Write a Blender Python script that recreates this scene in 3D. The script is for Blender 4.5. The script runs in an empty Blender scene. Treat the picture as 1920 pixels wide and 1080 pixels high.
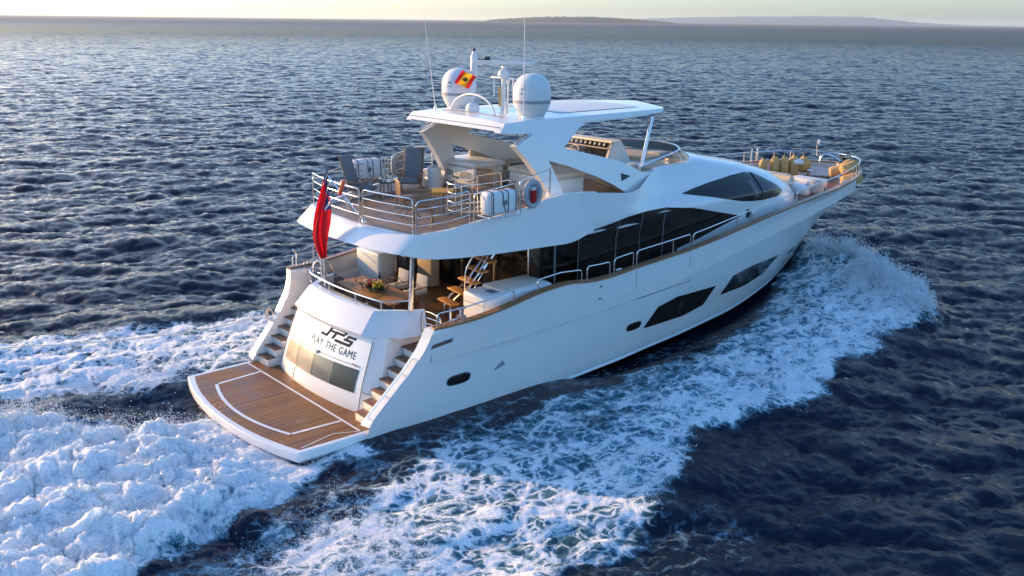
import bpy, bmesh, math, random
import numpy as np
from mathutils import Vector, Matrix, Quaternion
from mathutils.geometry import tessellate_polygon

SC = bpy.context.scene
COL = SC.collection
random.seed(7)
rng = np.random.default_rng(11)

# ---------------------------------------------------------------- camera, sky, sun, exposure
CAM_POS = Vector((-8.314, -20.298, 9.524))
CAM_R = Vector((0.75826675, -0.65184711, 0.01126407))
CAM_U = Vector((0.17147424, 0.21607865, 0.9612006))
CAM_F = Vector((0.62898976, 0.72691496, -0.27562025))
cam_data = bpy.data.cameras.new("camera")
cam = bpy.data.objects.new("camera", cam_data)
COL.objects.link(cam)
cam.matrix_world = Matrix(((CAM_R.x, CAM_U.x, -CAM_F.x, CAM_POS.x), (CAM_R.y, CAM_U.y, -CAM_F.y, CAM_POS.y),
                           (CAM_R.z, CAM_U.z, -CAM_F.z, CAM_POS.z), (0, 0, 0, 1)))
cam_data.sensor_width = 36.0
cam_data.lens = 1750 * 36 / 1920
cam_data.clip_start = 0.2
cam_data.clip_end = 90000
SC.camera = cam

SUN_EL = math.radians(12.5)
SUN_AZ = math.radians(71.0)                       # from dead astern (-x) towards port (+y)
SUN_DIR = Vector((-math.cos(SUN_AZ) * math.cos(SUN_EL), math.sin(SUN_AZ) * math.cos(SUN_EL), math.sin(SUN_EL)))
world = bpy.data.worlds.new("World"); SC.world = world; world.use_nodes = True
wn = world.node_tree.nodes; wl = world.node_tree.links
bg = wn["Background"]
sky = wn.new("ShaderNodeTexSky"); sky.sky_type = 'NISHITA'; sky.sun_disc = False
sky.sun_elevation = SUN_EL
sky.sun_rotation = math.atan2(SUN_DIR.x, SUN_DIR.y)
sky.altitude = 0; sky.air_density = 1.0; sky.dust_density = 1.2; sky.ozone_density = 5.0
wl.new(sky.outputs[0], bg.inputs[0]); bg.inputs[1].default_value = 0.15
sun_data = bpy.data.lights.new("sun", 'SUN'); sun_data.energy = 2.5; sun_data.angle = math.radians(0.6)
sun_data.color = (1.0, 0.58, 0.21)
sun = bpy.data.objects.new("sun", sun_data); COL.objects.link(sun)
sun.rotation_euler = SUN_DIR.to_track_quat('Z', 'Y').to_euler()
sun.location = SUN_DIR * 60
SC.view_settings.view_transform = 'Standard'; SC.view_settings.look = 'None'
SC.view_settings.gamma = 1; SC.view_settings.exposure = 1.5
SC.view_settings.use_curve_mapping = False
SC.render.engine = 'CYCLES'
cy = SC.cycles
cy.use_denoising = True; cy.use_adaptive_sampling = True; cy.adaptive_threshold = 0.015
cy.max_bounces = 8; cy.diffuse_bounces = 3; cy.glossy_bounces = 4; cy.transmission_bounces = 6; cy.transparent_max_bounces = 12
cy.volume_bounces = 0; cy.caustics_reflective = False; cy.caustics_refractive = False
# ---------------------------------------------------------------- yacht lines (x forward, y port, z up; metres)
def tab(pairs):
    xs, ys = zip(*pairs)
    return lambda x: np.interp(x, xs, ys)
def smooth_tab(pairs, w=0.5):
    f = tab(pairs)
    return lambda x: (f(np.asarray(x) - w) + 2 * f(np.asarray(x) - w / 2) + 2 * f(x) + 2 * f(np.asarray(x) + w / 2) + f(np.asarray(x) + w)) / 8
sheer_y = smooth_tab([(-1, 3.05), (2.4, 3.2), (3.2, 3.5), (4, 3.62), (5.5, 3.68), (8, 3.7), (14, 3.7), (16, 3.63), (18, 3.52), (20, 3.33), (21, 3.19), (22, 3.02), (22.8, 2.84), (23.5, 2.65), (24.3, 2.4), (25, 2.12), (25.6, 1.8), (26, 1.5), (26.3, 1.2), (26.6, .8), (26.8, .4), (26.9, 0)], .12)
sheer_z = smooth_tab([(3.4, 2.59), (4.9, 2.62), (6, 2.76), (6.9, 2.92), (7.5, 2.98), (8.1, 3.0), (8.8, 2.9), (9.6, 2.9), (10.6, 3.0), (12.9, 3.15), (14.1, 3.29), (16.2, 3.54), (18.2, 3.74), (20.1, 3.86), (22.4, 3.96), (23.5, 4.01), (25, 4.04), (26.9, 4.05)], .3)
chine_y = smooth_tab([(-1, 3.0), (2.4, 3.06), (8, 3.1), (11, 2.95), (14, 2.6), (17, 2.1), (19, 1.62), (21, 1.05), (22.6, .5), (24.2, 0.0)], .6)
chine_z = smooth_tab([(-1, -.15), (2.4, -.15), (8, -.05), (12, .04), (18, .04), (21, .15), (23, .35), (24.2, .6)], .6)
def hull_point(u, t):
    """u 0 stern .. 1 stem along the hull, t 0 chine .. 1 sheer; starboard side (y negative)."""
    u = np.asarray(u, float); t = np.asarray(t, float)
    g = 1 - (1 - u) ** 1.35
    x0 = np.interp(t, [0, .12, .22, .46, .63, .8, .9, 1], [2.3, 2.18, 2.25, 2.86, 3.29, 3.60, 3.71, 3.78])
    x1 = 24.2 + (26.9 - 24.2) * t ** .8
    x = x0 + (x1 - x0) * g
    xc = 2.3 + (24.2 - 2.3) * g; xs = 3.78 + (26.9 - 3.78) * g
    yc, ys = chine_y(xc), sheer_y(xs)
    yc = np.where(u >= 1, 0, yc); ys = np.where(u >= 1, 0, ys)
    fw = np.clip((u - .35) / .5, 0, 1)
    k = 1 + .55 * fw
    tt = np.clip(t, 0, 1)
    aft = np.clip(1 - u / .25, 0, 1)
    prof = tt ** k * (1 - aft) + aft * (.5 * tt + .5 * tt ** 2)
    y = -(yc + (ys - yc) * prof)
    zc, zs = chine_z(xc), sheer_z(xs)
    z = zc + (zs - zc) * t
    return np.stack(np.broadcast_arrays(x, y, z), -1)
_U, _T = np.meshgrid(np.linspace(0, 1, 700), np.linspace(0, 1, 120), indexing='ij')
_HP = hull_point(_U, _T).reshape(-1, 3)
def hull_y(x, z):
    d = (_HP[:, 0] - x) ** 2 + (_HP[:, 2] - z) ** 2
    i = np.argsort(d)[:6]; w = 1 / (d[i] + 1e-6)
    return float((_HP[i, 1] * w).sum() / w.sum())
# upper deck fascia and deckhouse
fascia_w = smooth_tab([(3.4, 2.45), (4.2, 2.6), (5, 2.8), (6, 2.95), (7, 3.02), (8.6, 3.02), (9.6, 2.965), (11, 2.92), (14, 2.88)], .3)
fascia_lo = smooth_tab([(3.6, 4.2), (4.14, 4.03), (4.8, 3.96), (6, 3.93), (7.3, 3.9), (8.5, 3.85), (8.8, 3.86), (9.1, 3.925), (9.4, 4.0), (9.7, 4.08)], .12)
fascia_hi = smooth_tab([(4.08, 4.6), (4.9, 4.65), (5.6, 4.78), (6.4, 4.87), (7.3, 4.98), (7.9, 5.12), (8.5, 5.18), (9.5, 5.12), (11.1, 4.92)], .2)
fly_z = lambda x: 4.5 + .035 * (np.asarray(x) - 4)          # flybridge floor
main_z = lambda x: 1.78 + .035 * (np.asarray(x) - 4)        # main deck
_wz = tab([(1.5, 2.82), (3.9, 2.86), (4.25, 2.88), (4.4, 2.76), (4.6, 2.58), (4.8, 2.47), (5.0, 2.37), (5.2, 2.24), (5.38, 2.1)])
_xf = tab([(1.5, 22.2), (3.4, 22.1), (4.0, 21.4), (4.6, 20.1), (5.0, 18.5), (5.2, 17.35), (5.38, 16.3)])
_wa = tab([(1.5, 2.82), (3.85, 2.84), (4.0, 2.93), (4.3, 2.96), (5.2, 2.92)])
def shell_w(x, z):
    """half breadth of the deckhouse at station x, height z"""
    x = np.asarray(x, float); z = np.asarray(z, float)
    m = np.clip((x - 10.3) / 3.4, 0, 1); m = m * m * (3 - 2 * m)
    w = _wa(z) * (1 - m) + _wz(z) * m
    xf = _xf(z)
    r = np.clip((x - 13.5) / (xf - 13.5), 0, 1)
    return w * (1 - r ** 4) ** .42
# ---------------------------------------------------------------- helpers
def nodes_of(name):
    m = bpy.data.materials.new(name); m.use_nodes = True
    nt = m.node_tree; return m, nt.nodes, nt.links, nt.nodes["Principled BSDF"]

def simple(name, col, rough=.5, metal=0., coat=0., var=.06, scale=3., bump=0., bscale=60., stretch=(1, 1, 1), spec=.5, trans=0.):
    m, n, l, b = nodes_of(name)
    tc = n.new("ShaderNodeTexCoord"); mp = n.new("ShaderNodeMapping"); mp.inputs['Scale'].default_value = stretch
    l.new(tc.outputs['Object'], mp.inputs[0])
    nz = n.new("ShaderNodeTexNoise"); nz.inputs['Scale'].default_value = scale; nz.inputs['Detail'].default_value = 5
    l.new(mp.outputs[0], nz.inputs['Vector'])
    mx = n.new("ShaderNodeMix"); mx.data_type = 'RGBA'
    mx.inputs[6].default_value = (*[c * (1 - var) for c in col], 1); mx.inputs[7].default_value = (*[min(1, c * (1 + var)) for c in col], 1)
    l.new(nz.outputs[0], mx.inputs[0]); l.new(mx.outputs[2], b.inputs['Base Color'])
    mr = n.new("ShaderNodeMapRange"); mr.inputs[3].default_value = rough * .8; mr.inputs[4].default_value = min(1, rough * 1.25)
    l.new(nz.outputs[0], mr.inputs[0]); l.new(mr.outputs[0], b.inputs['Roughness'])
    b.inputs['Metallic'].default_value = metal; b.inputs['Coat Weight'].default_value = coat
    b.inputs['Coat Roughness'].default_value = .06
    b.inputs['Specular IOR Level'].default_value = spec
    b.inputs['Transmission Weight'].default_value = trans
    if bump:
        n2 = n.new("ShaderNodeTexNoise"); n2.inputs['Scale'].default_value = bscale; n2.inputs['Detail'].default_value = 4
        l.new(mp.outputs[0], n2.inputs['Vector'])
        bp = n.new("ShaderNodeBump"); bp.inputs['Strength'].default_value = bump; bp.inputs['Distance'].default_value = .02
        l.new(n2.outputs[0], bp.inputs['Height']); l.new(bp.outputs[0], b.inputs['Normal'])
    return m

def planks(name, c1, c2, width=.075, axis=1, rough=.45, caulk=(.02, .016, .013), line=.16, wet=0.):
    m, n, l, b = nodes_of(name)
    tc = n.new("ShaderNodeTexCoord"); sp = n.new("ShaderNodeSeparateXYZ"); l.new(tc.outputs['Object'], sp.inputs[0])
    a = sp.outputs[axis]
    dv = n.new("ShaderNodeMath"); dv.operation = 'DIVIDE'; dv.inputs[1].default_value = width; l.new(a, dv.inputs[0])
    fl = n.new("ShaderNodeMath"); fl.operation = 'FLOOR'; l.new(dv.outputs[0], fl.inputs[0])
    fr = n.new("ShaderNodeMath"); fr.operation = 'FRACT'; l.new(dv.outputs[0], fr.inputs[0])
    wnz = n.new("ShaderNodeTexWhiteNoise"); wnz.noise_dimensions = '1D'; l.new(fl.outputs[0], wnz.inputs['W'])
    mp = n.new("ShaderNodeMapping")
    mp.inputs['Scale'].default_value = (1.2, 30, 1.2) if axis == 1 else (30, 1.2, 1.2)
    l.new(tc.outputs['Object'], mp.inputs[0])
    nz = n.new("ShaderNodeTexNoise"); nz.inputs['Scale'].default_value = 1.6; nz.inputs['Detail'].default_value = 6; l.new(mp.outputs[0], nz.inputs['Vector'])
    n3 = n.new("ShaderNodeTexNoise"); n3.inputs['Scale'].default_value = 1.3; n3.inputs['Detail'].default_value = 3; l.new(tc.outputs['Object'], n3.inputs['Vector'])
    ad = n.new("ShaderNodeMath"); ad.operation = 'ADD'; l.new(wnz.outputs[0], ad.inputs[0]); l.new(nz.outputs[0], ad.inputs[1])
    ad2 = n.new("ShaderNodeMath"); ad2.operation = 'MULTIPLY_ADD'; ad2.inputs[1].default_value = .42; l.new(ad.outputs[0], ad2.inputs[0]); l.new(n3.outputs[0], ad2.inputs[2])
    sb = n.new("ShaderNodeMath"); sb.operation = 'SUBTRACT'; sb.inputs[1].default_value = .42; sb.use_clamp = True; l.new(ad2.outputs[0], sb.inputs[0])
    mx = n.new("ShaderNodeMix"); mx.data_type = 'RGBA'; mx.inputs[6].default_value = (*c1, 1); mx.inputs[7].default_value = (*c2, 1); l.new(sb.outputs[0], mx.inputs[0])
    lt = n.new("ShaderNodeMath"); lt.operation = 'LESS_THAN'; lt.inputs[1].default_value = line; l.new(fr.outputs[0], lt.inputs[0])
    m2 = n.new("ShaderNodeMix"); m2.data_type = 'RGBA'; m2.inputs[7].default_value = (*caulk, 1); l.new(lt.outputs[0], m2.inputs[0]); l.new(mx.outputs[2], m2.inputs[6])
    l.new(m2.outputs[2], b.inputs['Base Color'])
    mr = n.new("ShaderNodeMapRange"); mr.inputs[3].default_value = rough * (1 - .6 * wet); mr.inputs[4].default_value = rough * 1.3; l.new(n3.outputs[0], mr.inputs[0])
    mr.inputs[1].default_value = .35; mr.inputs[2].default_value = .65
    l.new(mr.outputs[0], b.inputs['Roughness']); b.inputs['Specular IOR Level'].default_value = .3
    return m

M = {}
M['gel'] = simple('white_gelcoat', (.82, .80, .765), .22, coat=.25, var=.025, scale=.9, stretch=(.5, .5, 1.6))
M['gel2'] = simple('cream_gelcoat', (.72, .69, .63), .38, var=.04, scale=2.)
M['antifoul'] = simple('black_bottom_paint', (.012, .013, .018), .35, var=.3)
M['teak'] = planks('teak_decking', (.14, .052, .014), (.42, .19, .062), wet=.45)
M['teakx'] = planks('teak_decking_across', (.19, .085, .035), (.37, .19, .085), axis=0)
M['flydeck'] = planks('weathered_teak_decking', (.26, .17, .11), (.42, .30, .20))
M['rail_teak'] = simple('varnished_teak', (.30, .145, .06), .4, var=.3, scale=2., stretch=(1, 8, 8), coat=.2)
M['darkteak'] = simple('dark_step_teak', (.17, .085, .045), .5, var=.3, scale=3., stretch=(1, 6, 1))
M['table_teak'] = simple('honey_teak', (.46, .22, .07), .5, var=.25, scale=2.5, stretch=(9, 1, 1), spec=.3)
M['steel'] = simple('polished_steel', (.75, .73, .70), .16, metal=1., var=.05)
M['glass'] = simple('black_tinted_glass', (.016, .013, .011), .06, var=.5, scale=1.2, spec=.38)
M['tan_reflect'] = simple('tan_reflection_pane', (.30, .24, .155), .3, var=.12, coat=.4, stretch=(1, 1, 3))  # tan reflection painted as the base colour of the left transom panes
M['grey_reflect_blind'] = simple('grey_reflection_and_blind', (.06, .058, .053), .3, var=.2, coat=.25)  # grey step of the painted transom reflection; also colours the pilothouse blind
M['darkpane'] = simple('dark_pane_glass', (.022, .024, .025), .2, var=.3, spec=.35)
M['seam'] = simple('grey_sealant', (.16, .16, .17), .6)
M['black'] = simple('black_plastic', (.015, .015, .016), .45)
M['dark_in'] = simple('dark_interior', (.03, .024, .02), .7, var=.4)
M['tan'] = simple('tan_upholstery', (.52, .41, .28), .75, var=.1, bump=.2)
M['cream'] = simple('cream_canvas', (.68, .60, .49), .8, var=.08, bump=.25, bscale=25)
M['grey'] = simple('grey_cushion_fabric', (.19, .19, .195), .85, var=.15, bump=.25)
M['lgrey'] = simple('pale_grey_cover', (.42, .41, .40), .85, var=.12, bump=.4, bscale=14)
M['raft'] = simple('white_canister_plastic', (.78, .76, .72), .4, var=.05)
M['strap'] = simple('dark_strap', (.05, .05, .055), .7)
M['orange'] = simple('orange_plastic', (.85, .12, .05), .5)
M['fender'] = simple('ochre_fender_cover', (.60, .36, .13), .85, var=.14, bump=.5, bscale=40)
M['ytable'] = simple('yellow_varnished_wood', (.62, .33, .05), .4, var=.2)
M['green'] = simple('dark_green_enamel', (.02, .06, .035), .3)
M['wood'] = simple('brown_slatted_wood', (.26, .14, .065), .55, var=.25, stretch=(1, 1, 6))
M['leaf'] = simple('leaf_green', (.04, .09, .02), .6, var=.4)
M['flow_y'] = simple('yellow_petals', (.7, .45, .03), .6)
M['flow_r'] = simple('red_petals', (.45, .03, .03), .6)
M['flow_w'] = simple('pale_petals', (.75, .55, .50), .6)
M['radome'] = simple('satin_radome_white', (.76, .75, .72), .45, var=.02)
M['greyband'] = simple('grey_band', (.33, .33, .34), .5)
M['bluegrey'] = simple('blue_grey_plastic', (.22, .25, .29), .6)
M['screen'] = simple('dark_instrument_glass', (.02, .022, .026), .12, var=.4)
M['letter'] = simple('charcoal_lettering', (.045, .05, .06), .95, spec=.05)

def clear_glass(name, tint, f=.12):
    m, n, l, b = nodes_of(name)
    out = n["Material Output"]
    tr = n.new("ShaderNodeBsdfTransparent"); tr.inputs[0].default_value = (*tint, 1)
    gl = n.new("ShaderNodeBsdfGlossy"); gl.inputs['Roughness'].default_value = .03
    fz = n.new("ShaderNodeFresnel"); fz.inputs[0].default_value = 1.5
    mx = n.new("ShaderNodeMixShader"); l.new(fz.outputs[0], mx.inputs[0]); l.new(tr.outputs[0], mx.inputs[1]); l.new(gl.outputs[0], mx.inputs[2])
    l.new(mx.outputs[0], out.inputs[0]); return m
M['smoke'] = clear_glass('smoked_windscreen', (.50, .44, .36))
M['tint'] = clear_glass('dark_saloon_glass', (.16, .14, .12))

def cloth(name, col, trans=.45):
    m, n, l, b = nodes_of(name); out = n["Material Output"]
    nz = n.new("ShaderNodeTexNoise"); nz.inputs['Scale'].default_value = 9; nz.inputs['Detail'].default_value = 4
    mx = n.new("ShaderNodeMix"); mx.data_type = 'RGBA'; mx.inputs[6].default_value = (*[c * .88 for c in col], 1); mx.inputs[7].default_value = (*[min(1, c * 1.1) for c in col], 1); l.new(nz.outputs[0], mx.inputs[0])
    l.new(mx.outputs[2], b.inputs['Base Color']); b.inputs['Roughness'].default_value = .8
    tl = n.new("ShaderNodeBsdfTranslucent"); l.new(mx.outputs[2], tl.inputs[0])
    sh = n.new("ShaderNodeMixShader"); sh.inputs[0].default_value = trans; l.new(b.outputs[0], sh.inputs[1]); l.new(tl.outputs[0], sh.inputs[2]); l.new(sh.outputs[0], out.inputs[0]); return m
M['red'] = cloth('red_ensign_cloth', (.66, .012, .022), .3); M['navy'] = cloth('navy_cloth', (.03, .04, .16)); M['white_cloth'] = cloth('white_cloth', (.8, .78, .76), .3)
M['yellow'] = cloth('yellow_cloth', (.88, .45, .02)); M['flagred'] = cloth('scarlet_cloth', (.75, .03, .02))

class MB:
    """collects shapes into one mesh"""
    def __init__(s): s.v = []; s.f = []
    def add(s, V, F):
        o = len(s.v); s.v += [tuple(map(float, p)) for p in V]; s.f += [tuple(i + o for i in q) for q in F]; return s
    def grid(s, P, cu=False, cv=False, flip=False):
        P = np.asarray(P, float); a, b = P.shape[:2]; F = []
        for i in range(a if cu else a - 1):
            for j in range(b if cv else b - 1):
                q = (i * b + j, ((i + 1) % a) * b + j, ((i + 1) % a) * b + (j + 1) % b, i * b + (j + 1) % b)
                F.append(q[::-1] if flip else q)
        return s.add(P.reshape(-1, 3), F)
    def box(s, c, d, bev=0., rot=None, seg=2):
        bm = bmesh.new(); bmesh.ops.create_cube(bm, size=1)
        for v in bm.verts: v.co = Vector((v.co.x * d[0], v.co.y * d[1], v.co.z * d[2]))
        if bev: bmesh.ops.bevel(bm, geom=list(bm.edges), offset=min(bev, min(d) * .45), segments=seg, affect='EDGES', profile=.5)
        R = rot if rot is not None else Matrix.Identity(3)
        bm.verts.index_update()
        V = [R @ v.co + Vector(c) for v in bm.verts]; F = [[v.index for v in f.verts] for f in bm.faces]
        bm.free(); return s.add(V, F)
    def tube(s, pts, r, n=8, closed=False, r2=None, caps=True):
        P = [Vector(p) for p in pts]; m = len(P); rings = []; up = None
        for i in range(m):
            if closed: t = P[(i + 1) % m] - P[i - 1]
            else: t = P[min(i + 1, m - 1)] - P[max(i - 1, 0)]
            if t.length < 1e-9: t = Vector((0, 0, 1))
            t.normalize()
            if up is None:
                up = Vector((0, 0, 1)) if abs(t.z) < .9 else Vector((1, 0, 0))
            a = t.cross(up)
            if a.length < 1e-6: a = t.orthogonal()
            a.normalize(); up = a.cross(t).normalized()
            rr = r if r2 is None else r + (r2 - r) * i / max(1, m - 1)
            rings.append([P[i] + (a * math.cos(k * 2 * math.pi / n) + up * math.sin(k * 2 * math.pi / n)) * rr for k in range(n)])
        s.grid([[tuple(q) for q in g] for g in rings], cu=closed, cv=True)
        if caps and not closed:
            o = len(s.v); s.f.append(tuple(range(o - m * n, o - m * n + n))); s.f.append(tuple(range(o - 1, o - n - 1, -1)))
        return s
    def lathe(s, prof, c=(0, 0, 0), n=24, rot=None, cap=True, sx=1, sy=1):
        R = rot if rot is not None else Matrix.Identity(3); rings = []
        for r, z in prof:
            rings.append([tuple(R @ Vector((r * sx * math.cos(k * 2 * math.pi / n), r * sy * math.sin(k * 2 * math.pi / n), z)) + Vector(c)) for k in range(n)])
        s.grid(rings, cv=True, flip=True)
        if cap:
            o = len(s.v); m = len(prof)
            s.f.append(tuple(range(o - m * n, o - m * n + n))[::-1]); s.f.append(tuple(range(o - n, o)))
        return s
    def prism(s, A, B, side_only=False):
        """A, B: matching closed polygons (lists of 3d points): two caps and the sides between them"""
        n = len(A); tri = tessellate_polygon([[Vector(p) for p in A]])
        V = list(A) + list(B); F = []
        if not side_only:
            F += [tuple(t) for t in tri] + [tuple(i + n for i in t[::-1]) for t in tri]
        F += [(i, (i + 1) % n, n + (i + 1) % n, n + i) for i in range(n)]
        return s.add(V, F)
    def mirror(s):
        m = MB(); m.v = [(x, -y, z) for x, y, z in s.v]; m.f = [f[::-1] for f in s.f]; return m
    def plus(s, o): return s.add(o.v, o.f)
    def xf(s, mat): s.v = [tuple(mat @ Vector(p)) for p in s.v]; return s
    def build(s, name, mat, parent=None, sharp=35, recalc=True, mats=None, fmat=None):
        me = bpy.data.meshes.new(name); me.from_pydata(s.v, [], s.f); me.update()
        if recalc:
            bm = bmesh.new(); bm.from_mesh(me)
            bmesh.ops.remove_doubles(bm, verts=bm.verts, dist=1e-5) if fmat is None else None
            bmesh.ops.recalc_face_normals(bm, faces=bm.faces); bm.to_mesh(me); bm.free()
        for mm in (mats or [mat]): me.materials.append(M[mm] if isinstance(mm, str) else mm)
        if fmat is not None: me.polygons.foreach_set('material_index', fmat)
        me.polygons.foreach_set('use_smooth', [True] * len(me.polygons))
        me.set_sharp_from_angle(angle=math.radians(sharp))
        o = bpy.data.objects.new(name, me); COL.objects.link(o)
        if parent is not None: o.parent = parent
        return o

def tag(o, label=None, cat=None, group=None, kind=None):
    if label: o['label'] = label
    if cat: o['category'] = cat
    if group: o['group'] = group
    if kind: o['kind'] = kind
    return o
def empty(name, loc=(0, 0, 0), rz=0.):
    o = bpy.data.objects.new(name, None); COL.objects.link(o); o.location = loc; o.rotation_euler = (0, 0, rz); o.empty_display_size = .2
    return o
def copy_tree(o, parent=None):
    c = o.copy(); COL.objects.link(c)
    if parent is not None: c.parent = parent
    for ch in list(o.children): copy_tree(ch, c)
    return c
def arc(c, r, a0, a1, n=8, ax=(1, 0, 0), ay=(0, 0, 1)):
    c, ax, ay = Vector(c), Vector(ax), Vector(ay)
    return [tuple(c + ax * (r * math.cos(a0 + (a1 - a0) * i / (n - 1))) + ay * (r * math.sin(a0 + (a1 - a0) * i / (n - 1)))) for i in range(n)]
def spline(pts, n=6):
    """Catmull-Rom through points"""
    P = [np.array(p, float) for p in pts]; P = [2 * P[0] - P[1]] + P + [2 * P[-1] - P[-2]]; out = []
    for i in range(1, len(P) - 2):
        for k in range(n):
            t = k / n; a, b, c, d = P[i - 1:i + 3]
            out.append(.5 * (2 * b + (c - a) * t + (2 * a - 5 * b + 4 * c - d) * t * t + (3 * b - a - 3 * c + d) * t ** 3))
    out.append(P[-2]); return [tuple(p) for p in out]
# ---------------------------------------------------------------- sea: one sheet to the horizon, waves from an FFT spectrum, wake and foam as fields round the hull
_perm = rng.permutation(1024)
_ga = rng.uniform(0, 2 * np.pi, 1024); _gx, _gy = np.cos(_ga), np.sin(_ga)
def perlin(x, y, seed=0):
    xi = np.floor(x).astype(np.int64); yi = np.floor(y).astype(np.int64); xf = x - xi; yf = y - yi
    u = xf * xf * xf * (xf * (xf * 6 - 15) + 10); v = yf * yf * yf * (yf * (yf * 6 - 15) + 10)
    def g(i, j, dx, dy):
        h = _perm[(_perm[(i + seed * 71) & 1023] + j) & 1023]; return _gx[h] * dx + _gy[h] * dy
    a = g(xi, yi, xf, yf); b = g(xi + 1, yi, xf - 1, yf); c = g(xi, yi + 1, xf, yf - 1); d = g(xi + 1, yi + 1, xf - 1, yf - 1)
    return (a * (1 - u) + b * u) * (1 - v) + (c * (1 - u) + d * u) * v * 1.0
def fbm(x, y, f, o=4, seed=0, gain=.5, billow=False):
    s = np.zeros_like(x); a = 1.; t = 0.
    for k in range(o):
        n = perlin(x * f + 17.3 * k, y * f - 9.1 * k, seed + k)
        s += a * (1 - 2.2 * np.abs(n) if billow else n * 1.5); t += a; a *= gain; f *= 2.03
    return s / t
def puff(x, y, f, o=2, seed=0, gain=.55):
    s = np.zeros_like(x); a = 1.; t = 0.
    for k in range(o):
        n = np.abs(perlin(x * f + 11.7 * k, y * f + 5.3 * k, seed + k)); s += a * (np.sqrt(n + .004) * 1.5 - .66); t += a; a *= gain; f *= 2.1
    return s / t
def sstep(a, b, x):
    t = np.clip((x - a) / (b - a), 0, 1); return t * t * (3 - 2 * t)

WIND = np.array([0.60, 0.80])                         # travel direction of the chop
def cascade(L, N, kmin, kmax, rms, spread, seed, kp):
    r = np.random.default_rng(seed)
    k1 = np.fft.fftfreq(N, 1 / N) * 2 * np.pi / L
    kx, ky = np.meshgrid(k1, k1, indexing='ij'); k = np.hypot(kx, ky); k[0, 0] = 1
    c = (kx * WIND[0] + ky * WIND[1]) / k
    P = k ** -3.6 * np.exp(-(kp / k) ** 2) * (np.abs(c) ** spread * np.where(c > 0, 1, .25) + .05)
    P *= ((k > kmin) & (k < kmax)); P[0, 0] = 0
    h = np.sqrt(P) * (r.normal(size=(N, N)) + 1j * r.normal(size=(N, N)))
    H = np.fft.ifft2(h); X = np.fft.ifft2(-1j * kx / k * h); Y = np.fft.ifft2(-1j * ky / k * h)
    s = rms / H.real.std()
    return L, N, H.real * s, X.real * s, Y.real * s
CAS = [cascade(233., 512, 2 * np.pi / 60, 2 * np.pi / 4.6, .062, 3.0, 1, 2 * np.pi / 5),
       cascade(47., 512, 2 * np.pi / 4.6, 2 * np.pi / .95, .056, 2.4, 2, 2 * np.pi / 3),
       cascade(11.3, 512, 2 * np.pi / .95, 2 * np.pi / .16, .021, 1.6, 3, .5)]
def sample(c, x, y):
    L, N, *A = c
    u = (x / L) % 1 * N; v = (y / L) % 1 * N; i = np.floor(u).astype(int); j = np.floor(v).astype(int); fu, fv = u - i, v - j
    i %= N; j %= N; i1 = (i + 1) % N; j1 = (j + 1) % N
    return [a[i, j] * (1 - fu) * (1 - fv) + a[i1, j] * fu * (1 - fv) + a[i, j1] * (1 - fu) * fv + a[i1, j1] * fu * fv for a in A]

# ---- wake fields on a raster round the boat
GX0, GX1, GY0, GY1, GS = -26., 40., -30., 30., .1
gx = np.arange(GX0, GX1, GS); gy = np.arange(GY0, GY1, GS)
GXX, GYY = np.meshgrid(gx, gy, indexing='ij')
def inpoly(poly, X=None, Y=None):
    X = GXX if X is None else X; Y = GYY if Y is None else Y
    r = np.zeros(X.shape, bool); n = len(poly)
    for i in range(n):
        (x0, y0), (x1, y1) = poly[i], poly[(i + 1) % n]
        if y0 == y1: continue
        c = ((y0 > Y) != (y1 > Y)) & (X < (x1 - x0) * (Y - y0) / (y1 - y0) + x0); r ^= c
    return r.astype(float)
def blur(a, m):
    n = max(1, int(m / GS)); k = np.ones(2 * n + 1) / (2 * n + 1)
    for _ in range(2):
        a = np.apply_along_axis(lambda v: np.convolve(np.pad(v, n, mode='edge'), k, 'valid'), 0, a)
        a = np.apply_along_axis(lambda v: np.convolve(np.pad(v, n, mode='edge'), k, 'valid'), 1, a)
    return a
def dline(pts, X=None, Y=None):
    X = GXX if X is None else X; Y = GYY if Y is None else Y
    d = np.full(X.shape, 1e9)
    for (x0, y0), (x1, y1) in zip(pts[:-1], pts[1:]):
        dx, dy = x1 - x0, y1 - y0; t = np.clip(((X - x0) * dx + (Y - y0) * dy) / (dx * dx + dy * dy), 0, 1)
        d = np.minimum(d, np.hypot(X - x0 - t * dx, Y - y0 - t * dy))
    return d
P_wash = [(.5, 1.0), (-.4, .7), (-1.5, 1.15), (-2.6, 2.0), (-3.8, 3.1), (-5.2, 4.2), (-9, 6.6), (-26, 12), (-26, -15), (-8, -8.2), (-5.5, -6.6), (-3.7, -5.4), (-3.1, -5.0), (-1.85, -4.35), (-.8, -4.05), (1, -3.8), (2.2, -3.6), (2.4, -3.2), (.5, -3.1)]
P_port = [(21, 6.4), (17, 7.2), (12, 7.4), (7, 7.0), (4.55, 7.4), (3.2, 7.8), (1.7, 8.3), (.3, 9), (-.7, 9.4), (-2.6, 9.7), (-8, 11), (-26, 16), (-26, 11), (-8, 6.6), (-3.8, 4.9), (-2.4, 4.3), (-1.2, 3.7), (.4, 3.4), (2.5, 3.5), (5, 3.9), (8, 4.1), (12, 4.2), (18, 2.9), (23, 1.0)]
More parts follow.
